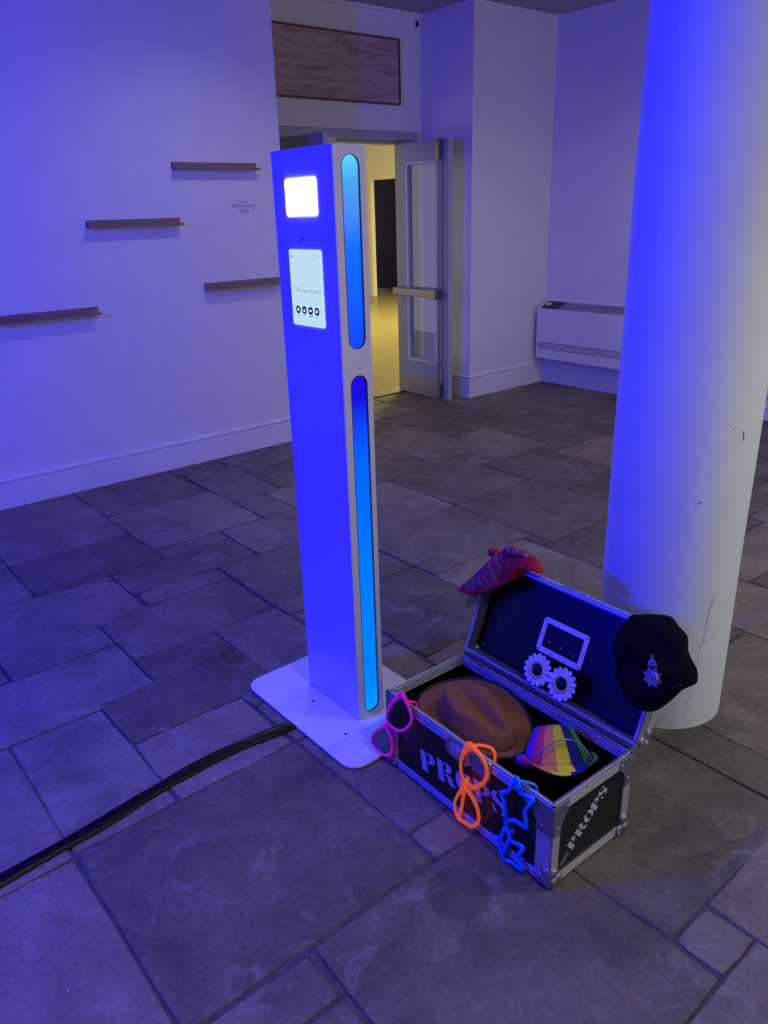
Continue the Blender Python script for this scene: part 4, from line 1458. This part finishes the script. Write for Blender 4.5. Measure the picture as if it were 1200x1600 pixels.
x_ = weld(puff([(a - o.x, b - o.y) for a, b in tt], 0.026, 0.030, 8, 0.003, 4, 2.2, 4).build('crown_top', 'tartan', e))
x_.location = (-0.010, 0, 0)
bn = [(0.668, 0.168), (0.640, 0.171), (0.600, 0.186), (0.560, 0.209), (0.530, 0.232), (0.505, 0.252), (0.480, 0.276)]
lp = smooth_loop([(a - o.x, b - o.y) for a, b in bn], 5, False)
MB().tube([(-0.014, a, b) for a, b in lp], [0.004 + 0.006 * math.sin(PI * i / (len(lp) - 1)) for i in range(len(lp))], 10).build('band', 'red', e, smooth=True)
x_ = MB().ball((0, 0, 0), 0.018, 16, 10, (1, 1.1, 0.8)).build('pompom', 'red', e, smooth=True)
x_.location = (0.02, 0.6062 - o.x - 0.002, 0.3111 - o.y - 0.004)
rn = random.Random(9)
m = MB()
for k in range(46):
    y = 0.578 + rn.uniform(0, 0.045) - o.x
    x = rn.uniform(-0.018, 0.016)
    z = 0.176 - o.y
    ln_ = rn.uniform(0.025, 0.062)
    dx, dy = rn.uniform(-.008, .008), rn.uniform(-0.006, .016)
    m.tube([(x, y, z), (x + dx * .5, y + dy * .4, z - ln_ * .5), (x + dx, y + dy, z - ln_)], [0.0007, 0.0006, 0.0003], 4)
hr = m.build('hair', 'hair', e, smooth=True)
hr['kind'] = 'stuff'

# ------------------------------------------------------------------ brown brimmed hat in the case
e = empty('brimmed_hat', 'brown felt hat with pinched crown lying in the far half of the case', 'hat', None, mw=CW @ Matrix.Translation((0.146, 0.402, 0.198)) @ Matrix.Rotation(R(3.5), 4, 'X') @ Matrix.Rotation(R(-3), 4, 'Y'))
ax_u, ax_v = 0.131, 0.180
P = []
N = 64
for j in range(11):
    s = 0.42 + 0.58 * j / 10
    row = []
    for i in range(N):
        a = 2 * PI * i / N
        u, v = ax_u * s * math.cos(a), ax_v * s * math.sin(a)
        z = 0.014 * (s ** 3) * (math.cos(a) ** 2) * 1.4 - 0.012 * (s ** 3) * (math.sin(a) ** 2) * 0.6 + 0.003 * math.sin(3 * a + 1) * s * s
        row.append((u, v, z))
    P.append(row)
brim = MB().grid(P, True).build('brim', 'felt', e, smooth=True)
so = brim.modifiers.new('thick', 'SOLIDIFY')
so.thickness = 0.003
MB().tube(P[-1], 0.0038, 8, True).build('edge_trim', 'black_trim', e, smooth=True)
# crown with long crease and pinched near end
P = []
cu, cv = -0.018, -0.030
for j in range(27):
    t = j / 26
    row = []
    for i in range(N):
        a = 2 * PI * i / N
        ca, sa = math.cos(a), math.sin(a)
        if t < 0.6:
            q = t / 0.6
            r = 1 - 0.20 * q ** 1.4
            hz = 0.068 * (1 - (1 - q) ** 1.5)
        else:
            q = (t - 0.6) / 0.4
            r = 0.80 * (1 - q) + 0.004
            hz = 0.068
            hz += 0.006 * math.sin(min(1, q * 2.2) * PI / 2)
        u, v = 0.080 * r * ca, 0.122 * r * sa
        # pinch on both cheeks towards the near (-v) end
        near = max(0.0, min(1.0, (0.02 - v) / 0.12))
        up = min(1.0, hz / 0.068)
        u *= 1 - 0.60 * near * up ** 1.5
        crease = 0.040 * math.exp(-(u / 0.020) ** 2) * (0.35 + 0.65 * max(0, min(1, (0.10 - v) / 0.18))) * (1 if t > 0.5 else max(0, (t - 0.3) / 0.2)) * max(0.0, 1 - (abs(v + 0.0) / 0.118) ** 4)
        slope = 0.13 * (v + 0.02) * up
        row.append((cu + u, cv + v, max(-0.001, hz + slope - crease)))
    P.append(row)
cr_ = weld(MB().grid(P, True).build('crown', 'felt', e), 0.0008)

# ------------------------------------------------------------------ rainbow cowboy hat
rt = Vector((0.80, -0.60, 0.0)).normalized()
tow = Vector((-0.60, -0.80, 0.0)).normalized()
tilt = R(40)
up_ = (Vector((0, 0, 1)) * math.cos(tilt) - tow * math.sin(tilt)).normalized()
fw = rt.cross(up_)          # towards the viewer
if fw.dot(tow) < 0:
    fw = -fw
HM = Matrix((rt, -fw, up_)).transposed().to_4x4()      # hat frame x right, y away, z up
e = empty('rainbow_hat', 'small rainbow-striped cowboy hat with curled brim at the near end of the case', 'hat', None, mw=CW @ Matrix.Translation((0.180, 0.137, 0.176)) @ HM @ Matrix.Scale(1.14, 4))
order = ['violet', 'magenta', 'tangerine', 'yellow', 'navy', 'green', 'scarlet']
ridx = {k: i for i, k in enumerate(order)}


def stripe(a):
    """a: azimuth in degrees measured from the viewer's left (180) through front (270) to right (360)"""
    a = a % 360
    edges = [(185, 'green'), (212, 'violet'), (238, 'magenta'), (262, 'tangerine'), (286, 'yellow'), (314, 'navy'), (345, 'green')]
    c = 'scarlet'
    for lim, nm in edges:
        if a < lim:
            return ridx[c if lim == 185 and a < 20 else nm] if a >= 20 else ridx['scarlet']
    return ridx['scarlet']


N = 90
# crown
m = MB()
P = []
for j in range(15):
    t = j / 14
    row = []
    for i in range(N):
        a = 2 * PI * i / N
        if t < 0.72:
            q = t / 0.72
            r = 1 - 0.48 * q ** 1.3
            z = 0.086 * q
        else:
            q = (t - 0.72) / 0.28
            r = 0.52 * (1 - q) + 0.004
            z = 0.086 + 0.008 * math.sin(q * PI / 2)
        x, y = 0.077 * r * math.cos(a), 0.062 * r * math.sin(a)
        z -= 0.012 * math.exp(-((x) / 0.018) ** 2) * (1 if t > 0.72 else 0) * (1 if y > -0.02 else 0)
        row.append((x, y, z))
    P.append(row)
m.grid(P, True)
m.mi = [stripe(360 * ((k % N) + 0.5) / N) for k in range(len(m.f))]
weld(m.build('crown', order, e), 0.0006)
# brim
m = MB()
P = []
for j in range(13):
    s = j / 12
    row = []
    for i in range(N):
        a = 2 * PI * i / N
        ca, sa = math.cos(a), math.sin(a)
        side = abs(ca) ** 2.0
        ext = 0.050 * (0.40 + 0.60 * side)
        curl = side * 3.5
        ang = curl * s
        # roll the side brim up and over in an arc
        if side > 0.02:
            rad_ = ext / max(curl, 0.05)
            dr, dz = rad_ * math.sin(ang), rad_ * (1 - math.cos(ang))
        else:
            dr, dz = ext * s, 0
        base = (0.077 * ca, 0.062 * sa)
        front = max(0.0, -sa)
        dip = -0.012 * (1 - side) * s - 0.010 * front * s
        row.append((base[0] + dr * ca, base[1] + dr * sa, 0.001 + dz + dip))
    P.append(row)
m.grid(P, True)
m.mi = [stripe(360 * ((k % N) + 0.5) / N + (8 if (k // N) > 8 else 0)) for k in range(len(m.f))]
b_ = m.build('brim', order, e, smooth=True)
so = b_.modifiers.new('thick', 'SOLIDIFY')
so.thickness = 0.0035
cord = smooth_loop([(-0.070, -0.042, 0.004), (-0.050, -0.064, 0.030), (-0.015, -0.072, 0.050), (0.022, -0.068, 0.053), (0.050, -0.060, 0.036), (0.068, -0.048, 0.006)], 8, False)
MB().tube(cord, 0.0022, 8).build('chin_cord', 'alu_dull', e, smooth=True)

# ------------------------------------------------------------------ dark red sequinned cloth at the bottom
e = empty('sequin_cloth', 'crumpled dark red sequinned cloth at the bottom of the case', 'cloth', None, mw=CW @ Matrix.Translation((0.13, 0.14, 0.0145)))
P = []
rn = random.Random(6)
for j in range(15):
    row = []
    for i in range(29):
        x = -0.105 + 0.21 * j / 14
        y = -0.115 + 0.23 * i / 28
        ed = min(1, (1 - abs(x) / 0.106) * 4) * min(1, (1 - abs(y) / 0.116) * 4)
        row.append((x, y, max(0, ed) * (0.072 + 0.018 * math.sin(x * 70 + y * 40) + 0.014 * math.sin(y * 95 - x * 30) + rn.uniform(-.003, .003))))
    P.append(row)
MB().grid(P).build('cloth', 'sequin', e, smooth=True)
